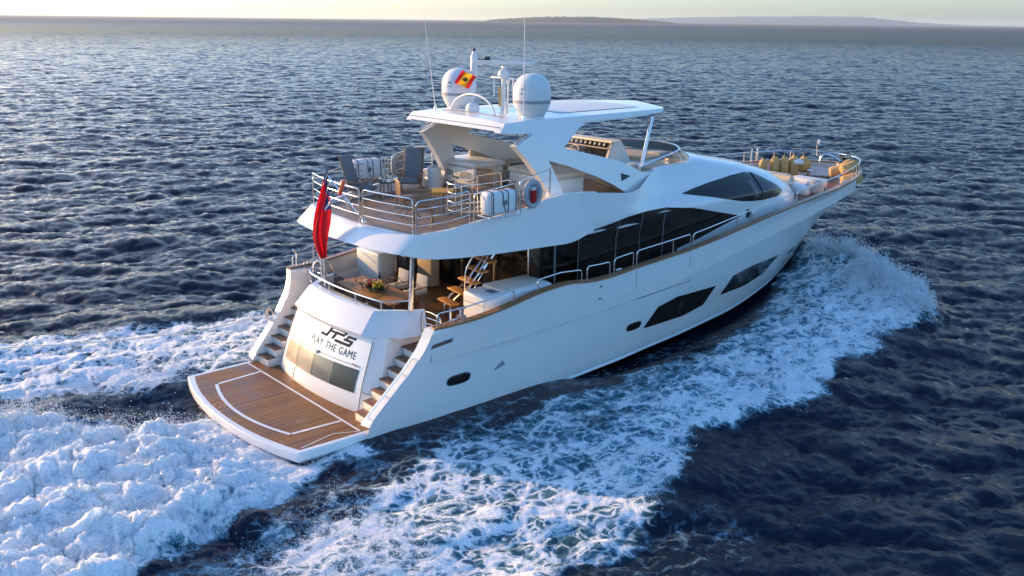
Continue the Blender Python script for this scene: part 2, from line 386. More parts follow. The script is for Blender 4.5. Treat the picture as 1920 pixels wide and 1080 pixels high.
P_stbd = [(25.7, .2), (25.8, -1.1), (25.5, -2.6), (23.9, -4.9), (22.5, -6.5), (21.8, -7.4), (20.7, -7.0), (19.6, -6.8), (17.4, -7.5), (15.4, -7.6), (13, -8.4), (11.5, -8.1), (10, -7.9), (9.2, -7.7), (8.2, -7.7), (7, -8.8), (6, -8.6), (5.3, -9.6), (4.5, -9.7), (3.9, -9.9), (2.4, -9.8), (0, -10.6), (-3, -12), (-9, -15), (-9, -10.2), (-4, -7.6), (-2, -6.2), (.4, -5.2), (2.1, -4.6), (3.3, -4.2), (4.4, -4.0), (5.5, -4.0), (7.2, -3.9), (8.6, -4.1), (11.5, -4.1), (13.9, -4.0), (16, -3.5), (18, -2.75), (20, -1.95), (21.7, -1.0), (23.5, -.1)]
F_w, F_p, F_s = blur(inpoly(P_wash), .25), blur(inpoly(P_port), .35), blur(inpoly(P_stbd), .3)
core = blur(inpoly([(25.4, -.2), (25, -2.4), (22.8, -5.6), (21, -6.4), (17, -6.8), (13, -7.4), (10.5, -7), (9, -5.6), (12, -4.9), (16, -4.2), (19, -3.0), (22, -1.3)]), .9)
aft = sstep(9, 2, GXX)
d_bow = dline([(25.2, -.5), (24.4, -2.2), (23.2, -4.2), (21.9, -6.7)])
d_bowp = dline([(25.2, .5), (24.4, 2.2), (23.2, 4.2), (21.9, 6.7)])
hull_half = np.interp(GXX, [.4, 8, 11, 14, 17, 19, 21, 23, 24.5], [3.0, 3.1, 2.95, 2.6, 2.05, 1.6, 1.0, .4, 0])
side_d = np.abs(GYY) - hull_half
along = sstep(7.5, 11, GXX) * sstep(22.5, 19.5, GXX)
d_out = dline(P_stbd[3:17])
dens = np.maximum.reduce([F_w * .98, F_p * (.76 + .06 * sstep(-1, -4, GXX)), F_s * (.48 + .22 * aft + .20 * core + .24 * np.exp(-(d_out / 1.7) ** 2) * (1 - aft))])
lace = blur(inpoly([(2.5, -3.3), (-.5, -4.2), (-4, -5.8), (-9, -10), (-4, -8), (1, -5.6), (6, -4.1), (16, -3.4), (16, -2.6), (8, -3.1)]), .4) * .42
lace = np.maximum(lace, blur(inpoly([(.4, 2.9), (-.6, 2.4), (-3, 3.2), (-26, 10), (-26, 14), (-3, 5.4), (0, 4), (6, 4)]), .4) * .26)
lace = np.maximum(lace, blur(inpoly([(3, -9), (-2, -10.5), (-9, -14), (-9, -17), (0, -13.5), (6, -11.5), (7, -9.5)]), .8) * .32)
dens = np.maximum(dens, lace)
hgt = (.50 + .25 * np.exp(-((GXX - 24.3) / 1.6) ** 2)) * np.exp(-(d_bow / 1.15) ** 2) * sstep(26.2, 24.6, GXX) * sstep(-8.2, -5.8, GYY) + .55 * np.exp(-(d_bowp / 1.15) ** 2) * sstep(8.2, 6, GYY)
hgt += .22 * blur(np.maximum(core, core[:, ::-1]), .8) + .22 * blur(F_s, .8) * sstep(4, 10, GXX)
hgt += -.26 * np.exp(-(np.clip(side_d, 0, 9) / .85) ** 2) * along * sstep(-1.5, -.3, side_d)
hgt += .14 * np.exp(-(np.clip(side_d, 0, 9) / .9) ** 2) * sstep(10, 7, GXX) * sstep(.5, 2, GXX)
wash_h = sstep(.8, -2.8, GXX) * .46 + .02
hgt += blur(F_w, .5) * wash_h - .18 * sstep(1.0, 0, F_w) * np.exp(-((GYY - 0) / 6) ** 2) * sstep(3, 0, GXX) * sstep(-9, -2, GXX)
hgt += .16 * blur(F_p, .7)
turb = F_w * (.34 + 1.0 * sstep(.6, -1.5, GXX)) + F_s * (.16 + .34 * core) * (1 - .4 * aft) + F_p * .34 + .5 * np.exp(-(d_bow / 1.3) ** 2) + .04
aer = np.clip(F_w * 1.0 + blur(F_s, .5) * .75 * sstep(2, 8, GXX) + .8 * core + .35 * blur(F_s, .6), 0, 1)
under = ((np.abs(GYY) < hull_half - .35) & (GXX > .9) & (GXX < 24))
hgt = np.where(under, np.minimum(hgt, -.55), hgt)
FIELDS = np.stack([dens, hgt, turb, aer], -1)
def wake(x, y):
    u = np.clip((x - GX0) / GS, 0, len(gx) - 2.001); v = np.clip((y - GY0) / GS, 0, len(gy) - 2.001)
    i = u.astype(int); j = v.astype(int); fu = (u - i)[:, None]; fv = (v - j)[:, None]
    r = FIELDS[i, j] * (1 - fu) * (1 - fv) + FIELDS[i + 1, j] * fu * (1 - fv) + FIELDS[i, j + 1] * (1 - fu) * fv + FIELDS[i + 1, j + 1] * fu * fv
    e = np.clip(np.minimum.reduce([x - GX0, GX1 - x, y - GY0, GY1 - y]) / 3, 0, 1)
    return r * e[:, None]
def sea_at(x, y, near=True):
    """displaced position and foam fields for flat points x, y"""
    dist = np.hypot(x - CAM_POS.x, y - CAM_POS.y)
    Z = np.zeros_like(x); DX = np.zeros_like(x); DY = np.zeros_like(x)
    loc = (x > GX0) & (x < GX1) & (y > GY0) & (y < GY1)
    W = np.zeros((len(x), 4)); W[loc] = wake(x[loc] + .75 * fbm(x[loc], y[loc], .55, 4, 5), y[loc] + .75 * fbm(x[loc], y[loc], .55, 4, 9))
    hz = np.zeros_like(x); hz[loc] = wake(x[loc], y[loc])[:, 1]
    calm = 1 - .55 * np.clip(W[:, 0] * 1.2, 0, 1)
    # less chop under and right beside the hull so the sheet never pokes through it
    for c, (f0, f1), ch in zip(CAS, ((1500, 9000), (500, 4000), (90, 400)), (1.3, 1.25, 1.0)):
        fade = 1 - sstep(f0, f1, dist); m = fade > 0
        h, a, b = sample(c, x[m], y[m]); s = fade[m] * calm[m]
        Z[m] += h * s; DX[m] += a * s * ch; DY[m] += b * s * ch
    near_hull = loc & (np.abs(y) < 5) & (x > -1) & (x < 26)
    damp = np.ones_like(x)
    if near_hull.any():
        hh = np.interp(x[near_hull], [.4, 8, 11, 14, 17, 19, 21, 23, 24.5], [3.0, 3.1, 2.95, 2.6, 2.05, 1.6, 1.0, .4, 0])
        damp[near_hull] = 1 - .85 * (1 - sstep(.2, 2.0, np.abs(y[near_hull]) - hh)) * sstep(-1, .8, x[near_hull])
    Z *= damp; DX *= damp; DY *= damp
    if loc.any():
        xl, yl, t = x[loc], y[loc], W[loc, 2] * (.35 + .65 * damp[loc])
        wx, wy = xl + .35 * fbm(xl, yl, .9, 2, 71), yl + .35 * fbm(xl, yl, .9, 2, 75)
        Bl = .42 * puff(wx + .25 * wy, wy * 1.5, .42, 2, 21) + .24 * puff(wx, wy * 1.3, 1.1, 2, 31) + .10 * puff(wx, wy, 3.2, 2, 41) + .07 * fbm(xl, yl, 6.5, 3, 45, .66) + .026 * fbm(xl, yl, 18, 2, 43)
        Z[loc] += t * Bl + hz[loc]
        DX[loc] += t * .25 * fbm(xl, yl, 1.3, 3, 51); DY[loc] += t * .25 * fbm(xl, yl, 1.3, 3, 61)
        W[loc, 0] += .8 * np.clip(t, 0, 1) * (Bl + .02)
    return x + DX, y + DY, Z, W

def sea_mesh():
    yaw = math.atan2(CAM_F.y, CAM_F.x)
    th = np.concatenate([yaw + np.radians(np.linspace(-46, 46, 1180)), yaw + np.radians(np.linspace(46, 314, 72))[1:-1]])
    r = np.concatenate([np.linspace(.5, 7, 14)[:-1], np.geomspace(7, 70, 620)[:-1], np.geomspace(70, 600, 700)[:-1], np.geomspace(600, 3500, 260)[:-1], np.geomspace(3500, 40000, 110)])
    RR, TT = np.meshgrid(r, th, indexing='ij')
    x = (CAM_POS.x + RR * np.cos(TT)).ravel(); y = (CAM_POS.y + RR * np.sin(TT)).ravel()
    X, Y, Z, W = sea_at(x, y)
    a, b = RR.shape
    me = bpy.data.meshes.new("water"); nv = a * b; nf = (a - 1) * b
    me.vertices.add(nv); me.vertices.foreach_set('co', np.stack([X, Y, Z], -1).astype(np.float32).ravel())
    i, j = np.meshgrid(np.arange(a - 1), np.arange(b), indexing='ij'); j1 = (j + 1) % b
    q = np.stack([i * b + j, (i + 1) * b + j, (i + 1) * b + j1, i * b + j1], -1).reshape(-1, 4).astype(np.int32)
    me.loops.add(nf * 4); me.loops.foreach_set('vertex_index', q.ravel())
    me.polygons.add(nf); me.polygons.foreach_set('loop_start', np.arange(0, nf * 4, 4, dtype=np.int32)); me.polygons.foreach_set('loop_total', np.full(nf, 4, np.int32))
    me.polygons.foreach_set('use_smooth', np.ones(nf, bool))
    me.update(calc_edges=True)
    for nm, k in (('foam', 0), ('aer', 3)):
        at = me.attributes.new(nm, 'FLOAT', 'POINT'); at.data.foreach_set('value', np.clip(W[:, k], 0, 1.3).astype(np.float32))
    return me

def water_material():
    m, n, l, b = nodes_of("sea_water")
    def math_(op, a, b_, clamp=False):
        k = n.new("ShaderNodeMath"); k.operation = op; k.use_clamp = clamp
        for s, v in ((0, a), (1, b_)):
            if isinstance(v, (int, float)): k.inputs[s].default_value = v
            elif v is not None: l.new(v, k.inputs[s])
        return k.outputs[0]
    geo = n.new("ShaderNodeNewGeometry"); pos = geo.outputs['Position']
    fa = n.new("ShaderNodeAttribute"); fa.attribute_name = 'foam'; ae = n.new("ShaderNodeAttribute"); ae.attribute_name = 'aer'
    foam, aer = fa.outputs['Fac'], ae.outputs['Fac']
    def noise(scale, detail=5, rough=.55, vec=pos, out=0, dist=0.):
        k = n.new("ShaderNodeTexNoise"); k.inputs['Scale'].default_value = scale; k.inputs['Detail'].default_value = detail
        k.inputs['Roughness'].default_value = rough; k.inputs['Distortion'].default_value = dist; l.new(vec, k.inputs['Vector']); return k.outputs[out]
    # warped coordinates for the lace
    wv = noise(1.1, 4, out=1); sc = n.new("ShaderNodeVectorMath"); sc.operation = 'MULTIPLY_ADD'
    l.new(wv, sc.inputs[0]); sc.inputs[1].default_value = (.9, .9, .9); l.new(pos, sc.inputs[2])
    def vor(scale):
        k = n.new("ShaderNodeTexVoronoi"); k.feature = 'DISTANCE_TO_EDGE'; k.inputs['Scale'].default_value = scale; l.new(sc.outputs[0], k.inputs['Vector']); return k.outputs['Distance']
    def mrange(v, a, b_, c=0., d=1., smooth=True):
        k = n.new("ShaderNodeMapRange"); k.interpolation_type = 'SMOOTHSTEP' if smooth else 'LINEAR'
        k.inputs[1].default_value = a; k.inputs[2].default_value = b_; k.inputs[3].default_value = c; k.inputs[4].default_value = d; l.new(v, k.inputs[0]); return k.outputs[0]
    l1 = mrange(vor(1.25), 0, .20, 1, 0); l2 = mrange(vor(3.4), 0, .22, 1, 0)
    lc = math_('MAXIMUM', l1, math_('MULTIPLY', l2, .8))
    n1 = noise(1.15, 9, .68, vec=sc.outputs[0]); n2 = noise(6., 8, .70, dist=.6)
    st = n.new("ShaderNodeMapping"); st.inputs['Scale'].default_value = (.55, 2.2, 1); l.new(sc.outputs[0], st.inputs[0]); n3 = noise(1.6, 7, .66, vec=st.outputs[0])
    t = math_('ADD', foam, math_('MULTIPLY', math_('SUBTRACT', lc, .38), .36))
    t = math_('ADD', t, math_('MULTIPLY', math_('SUBTRACT', n1, .5), .95))
    t = math_('ADD', t, math_('MULTIPLY', math_('SUBTRACT', n3, .5), .55))
    t = math_('ADD', t, math_('MULTIPLY', math_('SUBTRACT', n2, .5), .65))
    gate = mrange(foam, .02, .22)
    f = math_('MULTIPLY', mrange(t, .36, .90), gate)
    # fine broken look inside the foam
    fine = mrange(noise(34., 4, .6), .30, .62, .72, 1.)
    f2 = math_('MULTIPLY', f, fine)
    # water body
    cmix = n.new("ShaderNodeMix"); cmix.data_type = 'RGBA'; cmix.inputs[6].default_value = (.0040, .0115, .0270, 1); cmix.inputs[7].default_value = (.035, .20, .27, 1)
    am = math_('MULTIPLY', aer, mrange(math_('ADD', foam, math_('MULTIPLY', math_('SUBTRACT', n1, .5), .9)), .25, .85)); l.new(am, cmix.inputs[0])
    n.remove(b)
    body = n.new("ShaderNodeBsdfDiffuse"); l.new(cmix.outputs[2], body.inputs['Color'])
    mir = n.new("ShaderNodeBsdfGlossy"); mir.inputs['Color'].default_value = (.86, .70, .61, 1)
    ln = n.new("ShaderNodeVectorMath"); ln.operation = 'LENGTH'; l.new(pos, ln.inputs[0]); l.new(mrange(ln.outputs['Value'], 80, 2500, .09, .45), mir.inputs['Roughness'])
    fz = n.new("ShaderNodeFresnel"); fz.inputs['IOR'].default_value = 1.333
    wat = n.new("ShaderNodeMixShader"); l.new(math_('MULTIPLY', fz.outputs[0], mrange(ln.outputs['Value'], 70, 650, 1., .34)), wat.inputs[0]); l.new(body.outputs[0], wat.inputs[1]); l.new(mir.outputs[0], wat.inputs[2])
    # ripples finer than the mesh
    bp = n.new("ShaderNodeBump"); bp.inputs['Strength'].default_value = .9; bp.inputs['Distance'].default_value = .035
    mp = n.new("ShaderNodeMapping"); mp.inputs['Rotation'].default_value = (0, 0, -math.atan2(WIND[1], WIND[0])); mp.inputs['Scale'].default_value = (1.5, .8, 1); l.new(pos, mp.inputs[0])
    rp = math_('ADD', noise(4.5, 5, .6, vec=mp.outputs[0], dist=.4), math_('ADD', math_('MULTIPLY', noise(1.1, 3, .5, vec=mp.outputs[0]), 1.5), math_('MULTIPLY', noise(15., 4, .6, vec=mp.outputs[0]), .22))); l.new(rp, bp.inputs['Height']); [l.new(bp.outputs[0], q.inputs['Normal']) for q in (mir, fz)]
    fo = n.new("ShaderNodeBsdfPrincipled"); fo.inputs['Roughness'].default_value = .85; fo.inputs['Specular IOR Level'].default_value = .25
    fc = n.new("ShaderNodeMix"); fc.data_type = 'RGBA'; fc.inputs[6].default_value = (.26, .47, .56, 1); fc.inputs[7].default_value = (.93, .93, .92, 1); l.new(mrange(math_('ADD', f2, math_('ADD', math_('MULTIPLY', math_('SUBTRACT', noise(2.6, 8, .68, vec=sc.outputs[0]), .5), 1.1), math_('MULTIPLY', math_('SUBTRACT', n3, .5), .8))), .36, .98), fc.inputs[0])
    l.new(fc.outputs[2], fo.inputs['Base Color'])
    fo.inputs['Subsurface Weight'].default_value = .65; fo.inputs['Subsurface Radius'].default_value = (.7, .9, 1.); fo.inputs['Subsurface Scale'].default_value = .22
    b2 = n.new("ShaderNodeBump"); b2.inputs['Strength'].default_value = .7; b2.inputs['Distance'].default_value = .03
    bh = math_('ADD', math_('ADD', math_('MULTIPLY', noise(7., 6, .65), 1.2), f), math_('MULTIPLY', noise(30., 4, .6), .35)); l.new(bh, b2.inputs['Height']); l.new(b2.outputs[0], fo.inputs['Normal'])
    mx = n.new("ShaderNodeMixShader"); l.new(f2, mx.inputs[0]); l.new(wat.outputs[0], mx.inputs[1]); l.new(fo.outputs[0], mx.inputs[2])
    l.new(mx.outputs[0], n["Material Output"].inputs[0])
    return m
sea_me = sea_mesh(); sea_me.materials.append(water_material())
water = bpy.data.objects.new("water", sea_me); COL.objects.link(water)
tag(water, kind='structure')

# ---- flying drops over the wash and the bow wave
def spray():
    N = 26000
    xs, ys, zs, rs = [], [], [], []
    def put(n, fx, fy, up, rr):
        xs.append(fx); ys.append(fy); zs.append(up); rs.append(rr)
    k = 90000; x = rng.uniform(-9, .8, k); y = rng.uniform(-8, 5, k)
    put(k, x, y, rng.exponential(.085, k), rng.uniform(.004, .013, k))
    k = 9000; x = rng.uniform(-7, .5, k); y = np.interp(x, [-9, -5, -3.2, -2.2, -.4, .5], [4.4, 3.0, 2.3, 1.8, 1.2, 1.2]) + rng.normal(0, .35, k)
    put(k, x, y, np.abs(rng.normal(0, .25, k)), rng.uniform(.005, .017, k))
    k = 60000; t = rng.uniform(0, 1, k); px = np.interp(t, [0, .3, .65, 1], [25.3, 24.5, 23.3, 21.7]); py = np.interp(t, [0, .3, .65, 1], [-.5, -2.3, -4.3, -7.2])
    put(k, px + rng.normal(0, .8, k), py + rng.normal(0, .6, k), np.abs(rng.normal(0, .20, k)) * rng.uniform(.3, 1.6, k), rng.uniform(.006, .024, k))
    k = 14000; t = rng.uniform(0, 1, k); px = 21 - 16 * t; py = np.interp(px, [5, 10, 15, 20], [-8.7, -7.6, -7.4, -6.8]) + rng.normal(0, .8, k)
    put(k, px, py, np.abs(rng.normal(0, .08, k)), rng.uniform(.005, .016, k))
    k = 9000; px = rng.uniform(9, 24, k); py = -np.interp(px, [9, 14, 17, 19, 21, 24], [3.3, 2.9, 2.4, 1.9, 1.3, .3]) - np.abs(rng.normal(.15, .35, k))
    put(k, px, py, np.abs(rng.normal(0, .10, k)), rng.uniform(.004, .013, k))
    x, y, z, r = map(np.concatenate, (xs, ys, zs, rs))
    X, Y, Z, W = sea_at(x, y); keep = (W[:, 0] + rng.normal(0, .12, len(x))) > .52
    keep &= ~((np.abs(Y) < 3.2) & (X > .3) & (X < 24))
    X, Y, Z, r = X[keep], Y[keep], (Z + z)[keep], r[keep]; n = len(X)
    o = np.array([(1, 0, 0), (-1, 0, 0), (0, 1, 0), (0, -1, 0), (0, 0, 1), (0, 0, -1)], float)
    V = (np.stack([X, Y, Z], -1)[:, None] + o[None] * r[:, None, None]).reshape(-1, 3)
    t8 = np.array([(0, 2, 4), (2, 1, 4), (1, 3, 4), (3, 0, 4), (2, 0, 5), (1, 2, 5), (3, 1, 5), (0, 3, 5)])
    F = (t8[None] + 6 * np.arange(n)[:, None, None]).reshape(-1, 3)
    me = bpy.data.meshes.new("sea_spray"); nf = len(F)
    me.vertices.add(len(V)); me.vertices.foreach_set('co', V.astype(np.float32).ravel()); me.loops.add(nf * 3); me.loops.foreach_set('vertex_index', F.astype(np.int32).ravel())
    me.polygons.add(nf); me.polygons.foreach_set('loop_start', np.arange(0, nf * 3, 3, dtype=np.int32)); me.polygons.foreach_set('loop_total', np.full(nf, 3, np.int32)); me.update(calc_edges=True)
    me.materials.append(simple('spray_white', (.85, .87, .88), .6, var=.03))
    o = bpy.data.objects.new("sea_spray", me); COL.objects.link(o); tag(o, kind='stuff')
spray()

# ---- two islands on the horizon
def island(name, pts, dist_m, depth, mat, rough):
    """pts: (bearing in image pixels from the axis, height m): a long low hill with real depth"""
    V = []; ny = 9; P = []
    n = 90
    bx = np.linspace(pts[0][0], pts[-1][0], n); h = np.interp(bx, [p[0] for p in pts], [p[1] for p in pts])
    fx = Vector((CAM_F.x, CAM_F.y, 0)).normalized(); rx = Vector((fx.y, -fx.x, 0))
    for i in range(n):
        row = []
        for j in range(ny):
            w = math.sin(math.pi * j / (ny - 1)) ** .6 if 0 < j < ny - 1 else 0
            hh = h[i] * w * (1 + rough * math.sin(i * 1.7 + j * 2.1) * .5 + rough * random.uniform(-.5, .5)) - (3 if w == 0 else 0)
            p = Vector((CAM_POS.x, CAM_POS.y, 0)) + fx * (dist_m + depth * (j / (ny - 1) - .5)) + rx * (bx[i] / 1820 * dist_m)
            row.append((p.x, p.y, hh))
        P.append(row)
    mb = MB().grid(P); o = mb.build(name, mat, sharp=60); tag(o, kind='structure'); return o
M['scrub'] = simple('dark_scrub_rock', (.045, .052, .05), .9, var=.5, scale=.02)
M['farhill'] = simple('haze_paled_far_hill', (.20, .23, .26), .9, var=.3, scale=.01)  # light rock tone, paled so that the colour carries some of the haze
island('low_island', [(-58, 2), (-50, 11), (-30, 17), (0, 24), (60, 33), (130, 37), (190, 31), (250, 20), (290, 9), (305, 0)], 6200, 500, 'scrub', .18)
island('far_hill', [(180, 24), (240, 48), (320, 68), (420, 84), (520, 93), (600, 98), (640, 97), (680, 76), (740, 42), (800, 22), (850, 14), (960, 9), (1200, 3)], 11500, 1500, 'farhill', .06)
# ---------------------------------------------------------------- the yacht: one thing; hull, decks, deckhouse, arch, rails ... are its parts
Y = empty('motor_yacht')
tag(Y, 'big white motor yacht under way with teak stern platform, black side windows and hardtop', 'motor yacht')
SIDES = (1, -1)                                                # 1 starboard as drawn, -1 its mirror image to port
def both(name, mb, mat, parent=None, **k):
    a = mb.build(name, mat, parent or Y, **k); b_ = mb.mirror().build(name, mat, parent or Y, **k); return a, b_

# hull shell with bottom, one skin
us = np.concatenate([np.linspace(0, .8, 90), np.linspace(.8, 1, 40)[1:]]); ts = np.linspace(0, 1, 22)
mb = MB()
UU, TT = np.meshgrid(us, ts, indexing='ij'); P = hull_point(UU, TT)
mb.grid(P)
hull_s = mb
hull = MB().plus(hull_s).plus(hull_s.mirror())
bm_ = MB(); rows = []
for q in P[:, 0]:
    rows.append([(q[0], q[1], q[2]), (q[0], q[1] * .97, q[2] - .07), (q[0], q[1] * .55, q[2] - .75), (q[0] - .2, 0, q[2] - 1.15)])
bm_.grid(rows)
HULL = hull.build('hull', 'gel', Y, sharp=50)
bt = MB().plus(bm_).plus(bm_.mirror()).build('hull_bottom', 'antifoul', Y)
# thin sprayed chine line just above the bottom
mb = MB(); rw = []
for q, q2 in zip(P[4:-3, 0], P[4:-3, 1]):
    rw.append([(q[0], q[1] - .015, q[2] + .0), (q[0], q[1] - .05, q[2] + .035), (q2[0] * .5 + q[0] * .5, (q[1] + q2[1]) / 2 - .006, (q[2] + q2[2]) / 2 + .02)])
mb.grid(rw)
both('spray_rail', mb, 'gel')

# bulwark: inner wall and teak cap
S = hull_point(us, np.ones_like(us)); S[-1] = (26.9, 0, S[-1, 2])
def inset(d, dz=0.):
    out = []
    for i in range(len(S)):
        t = S[min(i + 1, len(S) - 1)] - S[max(i - 1, 0)]; nrm = np.array([-t[1], t[0], 0]); nrm /= max(np.linalg.norm(nrm), 1e-9)
        if nrm[1] < 0: nrm = -nrm
        p = S[i] + nrm * d; p[1] = min(p[1], -.0); p[2] = S[i, 2] + dz; out.append(p)
    return np.array(out)
i0, i1, i2 = inset(-.03), inset(.17), inset(.17)
cap = MB().grid(np.stack([i0 + (0, 0, -.012), i0 + (0, 0, .04), i1 + (0, 0, .04), i1 + (0, 0, -.012)], 1), cv=True)
cap.f.append(tuple(range(4)))
both('cap_rail', cap, 'rail_teak')
deck_h = smooth_tab([(3.4, 1.76), (9, 1.95), (12, 2.15), (15, 2.6), (18, 3.0), (21, 3.32), (23, 3.45), (27, 3.5)], .5)
inner = MB()
a = inset(.15); bb = a.copy(); bb[:, 2] = np.minimum(deck_h(a[:, 0]) - .03, a[:, 2] - .05)
inner.grid(np.stack([a, bb], 1)); both('bulwark', inner, 'gel2')
# main deck, side decks and foredeck: one teak sheet
rows = []
for p in inset(.16):
    z = float(deck_h(p[0])); rows.append([(p[0], p[1] * k, z + .02 * (1 - k * k)) for k in (1, .6, .2, -.2, -.6, -1)])
MB().grid(rows).build('main_deck', 'teak', Y)
# fore part of the foredeck is moulded white
# ---------------------------------------------------------------- swim platform
zp = .27
aft_edge = [(.41 - .47 * (1 - (abs(y) / 3.02) ** 2.2), y) for y in np.linspace(-3.02, 3.02, 41)]
def outline(d, x1):
    e = [(x + d, y * (3.02 - d) / 3.02) for x, y in aft_edge]
    return [(x1, -3.06 + d)] + [(1.6, -3.05 + d)] + e + [(1.6, 3.05 - d)] + [(x1, 3.06 - d)]
o0, o1, o2 = outline(.02, 2.75), outline(0, 2.75), outline(.10, 2.75)
A = [(x, y, zp) for x, y in o0]; Bm = [(x, y, zp - .03) for x, y in o1]; Cm = [(x, y, zp - .20) for x, y in o1]; D = [(x, y, zp - .30) for x, y in o2]
mb = MB().grid([A, Bm, Cm, D], cv=True)
mb.f.append(tuple(range(len(A)))); mb.f.append(tuple(range(3 * len(A), 4 * len(A)))[::-1])
PLAT = mb.build('swim_platform', 'gel', Y, sharp=40)
# teak laid on it with the white margin showing
tk = MB(); t0 = outline(.14, 2.7); tk.prism([(x, y, zp + .004) for x, y in t0], [(x, y, zp - .02) for x, y in t0]); tk.build('platform_teak', 'teak', PLAT)
def strip(pts, w, z=zp + .009):
    P_ = [np.array(p, float) for p in pts]; L_, R_ = [], []
    for i, p in enumerate(P_):
        t = P_[min(i + 1, len(P_) - 1)] - P_[max(i - 1, 0)]; t /= np.linalg.norm(t); nn = np.array([-t[1], t[0]])
        L_.append((*(p + nn * w / 2), z)); R_.append((*(p - nn * w / 2), z))
    return MB().grid([L_, R_])
bow = lambda y: .80 - .40 * (1 - (y / 2.06) ** 2)
s_ = strip([(2.07, 2.1), (.83, 1.98)], .085)
s_.plus(strip([(bow(y), y) for y in np.linspace(1.96, -2.02, 25)], .085)).plus(strip([(.83, -2.02), (2.07, -2.1)], .085))
s_.build('inlay_line', 'gel', PLAT)
strip([(2.09, 2.88), (2.12, -2.88)], .06).build('hatch_seam', 'gel', PLAT)
strip([(.62, -2.83), (1.55, -2.62), (2.10, -2.88)], .03).build('corner_seam', 'gel', PLAT)

# ---------------------------------------------------------------- stern wings outside the steps
def wing(s=1):
    # thickness of the wing: outer skin is the hull's stern edge, here the inner face and the capping slope
    E = hull_point(np.zeros(26), np.linspace(.20, 1, 26))
    m = MB(); o_ = E + (0, 0, 0); ins = E + (0, .32, 0)
    ins[:, 1] = np.minimum(ins[:, 1], -2.75)
    back = ins + (.0, 0, 0); deep = ins.copy(); deep[:, 0] = np.maximum(ins[:, 0] + .1, 4.6)
    m.grid(np.stack([o_ + (-.012, 0, 0), ins + (-.05, 0, -.02), deep], 1)); return m
both('stern_wing', wing(), 'gel', sharp=30)
# top block of each wing with its teak pad, and the slot below it
for sgn in SIDES:
    m = MB(); ex = hull_point(np.zeros(3), np.array([.80, .9, 1.]))
    m.box((4.02, -3.43, 2.50), (.55, .36, .16), .03); m = m if sgn == 1 else m.mirror(); m.build('wing_top', 'gel', Y)
# ---------------------------------------------------------------- steps either side of the transom
for sgn in SIDES:
    for k in range(7):
        z = .50 + .22 * k; x = 2.36 + .235 * k
        m = MB(); m.box((x + .62, -2.66, z - .125), (1.2, .80, .215), .012); m = m if sgn == 1 else m.mirror(); st = m.build('step', 'gel2', Y)
        m = MB(); m.box((x + .16, -2.655, z - .006), (.34, .77, .03), .008); m = m if sgn == 1 else m.mirror(); m.build('tread', 'darkteak', st)

# ---------------------------------------------------------------- transom body between the steps
def arcx(y, half, bulge): return -bulge * (1 - np.clip(abs(y) / half, 0, 1) ** 2)
def body_ring(z, half, x, bulge, bev, xe, n=25):
    ys = np.linspace(-half, half, n); r = [(xe, -half - bev, z), (x + bev * 1.1, -half - bev, z)]
    r += [(x + arcx(y, half, bulge), y, z) for y in ys]; r += [(x + bev * 1.1, half + bev, z), (xe, half + bev, z)]; return r
levels = [(.22, 2.02, 2.66, .22, .36), (.34, 2.02, 2.64, .22, .36), (.55, 2.0, 2.68, .21, .34), (1.0, 1.95, 2.80, .20, .31), (1.5, 1.9, 2.98, .18, .28), (1.85, 1.86, 3.12, .17, .26), (2.06, 1.84, 3.2, .17, .25)]
mb = MB().grid([body_ring(z, h, x, bu, bv, 4.4) for z, h, x, bu, bv in levels])
TR = mb.build('transom', 'gel', Y, sharp=25)
def door_x(y, z):
    zz = [l[0] for l in levels]; h = np.interp(z, zz, [l[1] for l in levels]); x = np.interp(z, zz, [l[2] for l in levels]); bu = np.interp(z, zz, [l[3] for l in levels])
    return x + arcx(y, h, bu)
def patch(poly_yz, off, n=10):
    """a thin panel bent on to the door: quad given by 4 corners (y, z) ccw, subdivided"""
    (a0, a1, a2, a3) = [np.array(p, float) for p in poly_yz]; rows = []
    for i in range(n + 1):
        s = i / n; lo = a0 + (a1 - a0) * s; hi = a3 + (a2 - a3) * s
        rows.append([(float(door_x(q[0], q[1])) - off, q[0], q[1]) for q in (lo, lo + (hi - lo) / 3, lo + (hi - lo) * 2 / 3, hi)])
    return MB().grid(rows)
# band above, overhanging, with its wing ends running forward
def band_ring(z, half, x, bulge, cut, xe, n=21):
    ys = np.linspace(-half, half, n)
    return [(xe, -half - .62, z), (x + cut, -half - .48, z)] + [(x + arcx(y, half, bulge), y, z) for y in ys] + [(x + cut, half + .48, z), (xe, half + .62, z)]
rings = [band_ring(2.02, 1.78, 3.18, .16, .52, 4.5), band_ring(2.05, 1.72, 3.02, .18, .62, 4.5), band_ring(2.14, 1.66, 2.98, .18, .70, 4.5), band_ring(2.58, 1.58, 3.36, .15, .66, 4.5), band_ring(2.63, 1.57, 3.44, .15, .62, 4.5), band_ring(2.62, 1.5, 3.60, .13, .55, 4.45), band_ring(1.8, 1.5, 3.66, .13, .52, 4.45)]
mb = MB().grid(rings); TB = mb.build('transom_band', 'gel', Y, sharp=28)
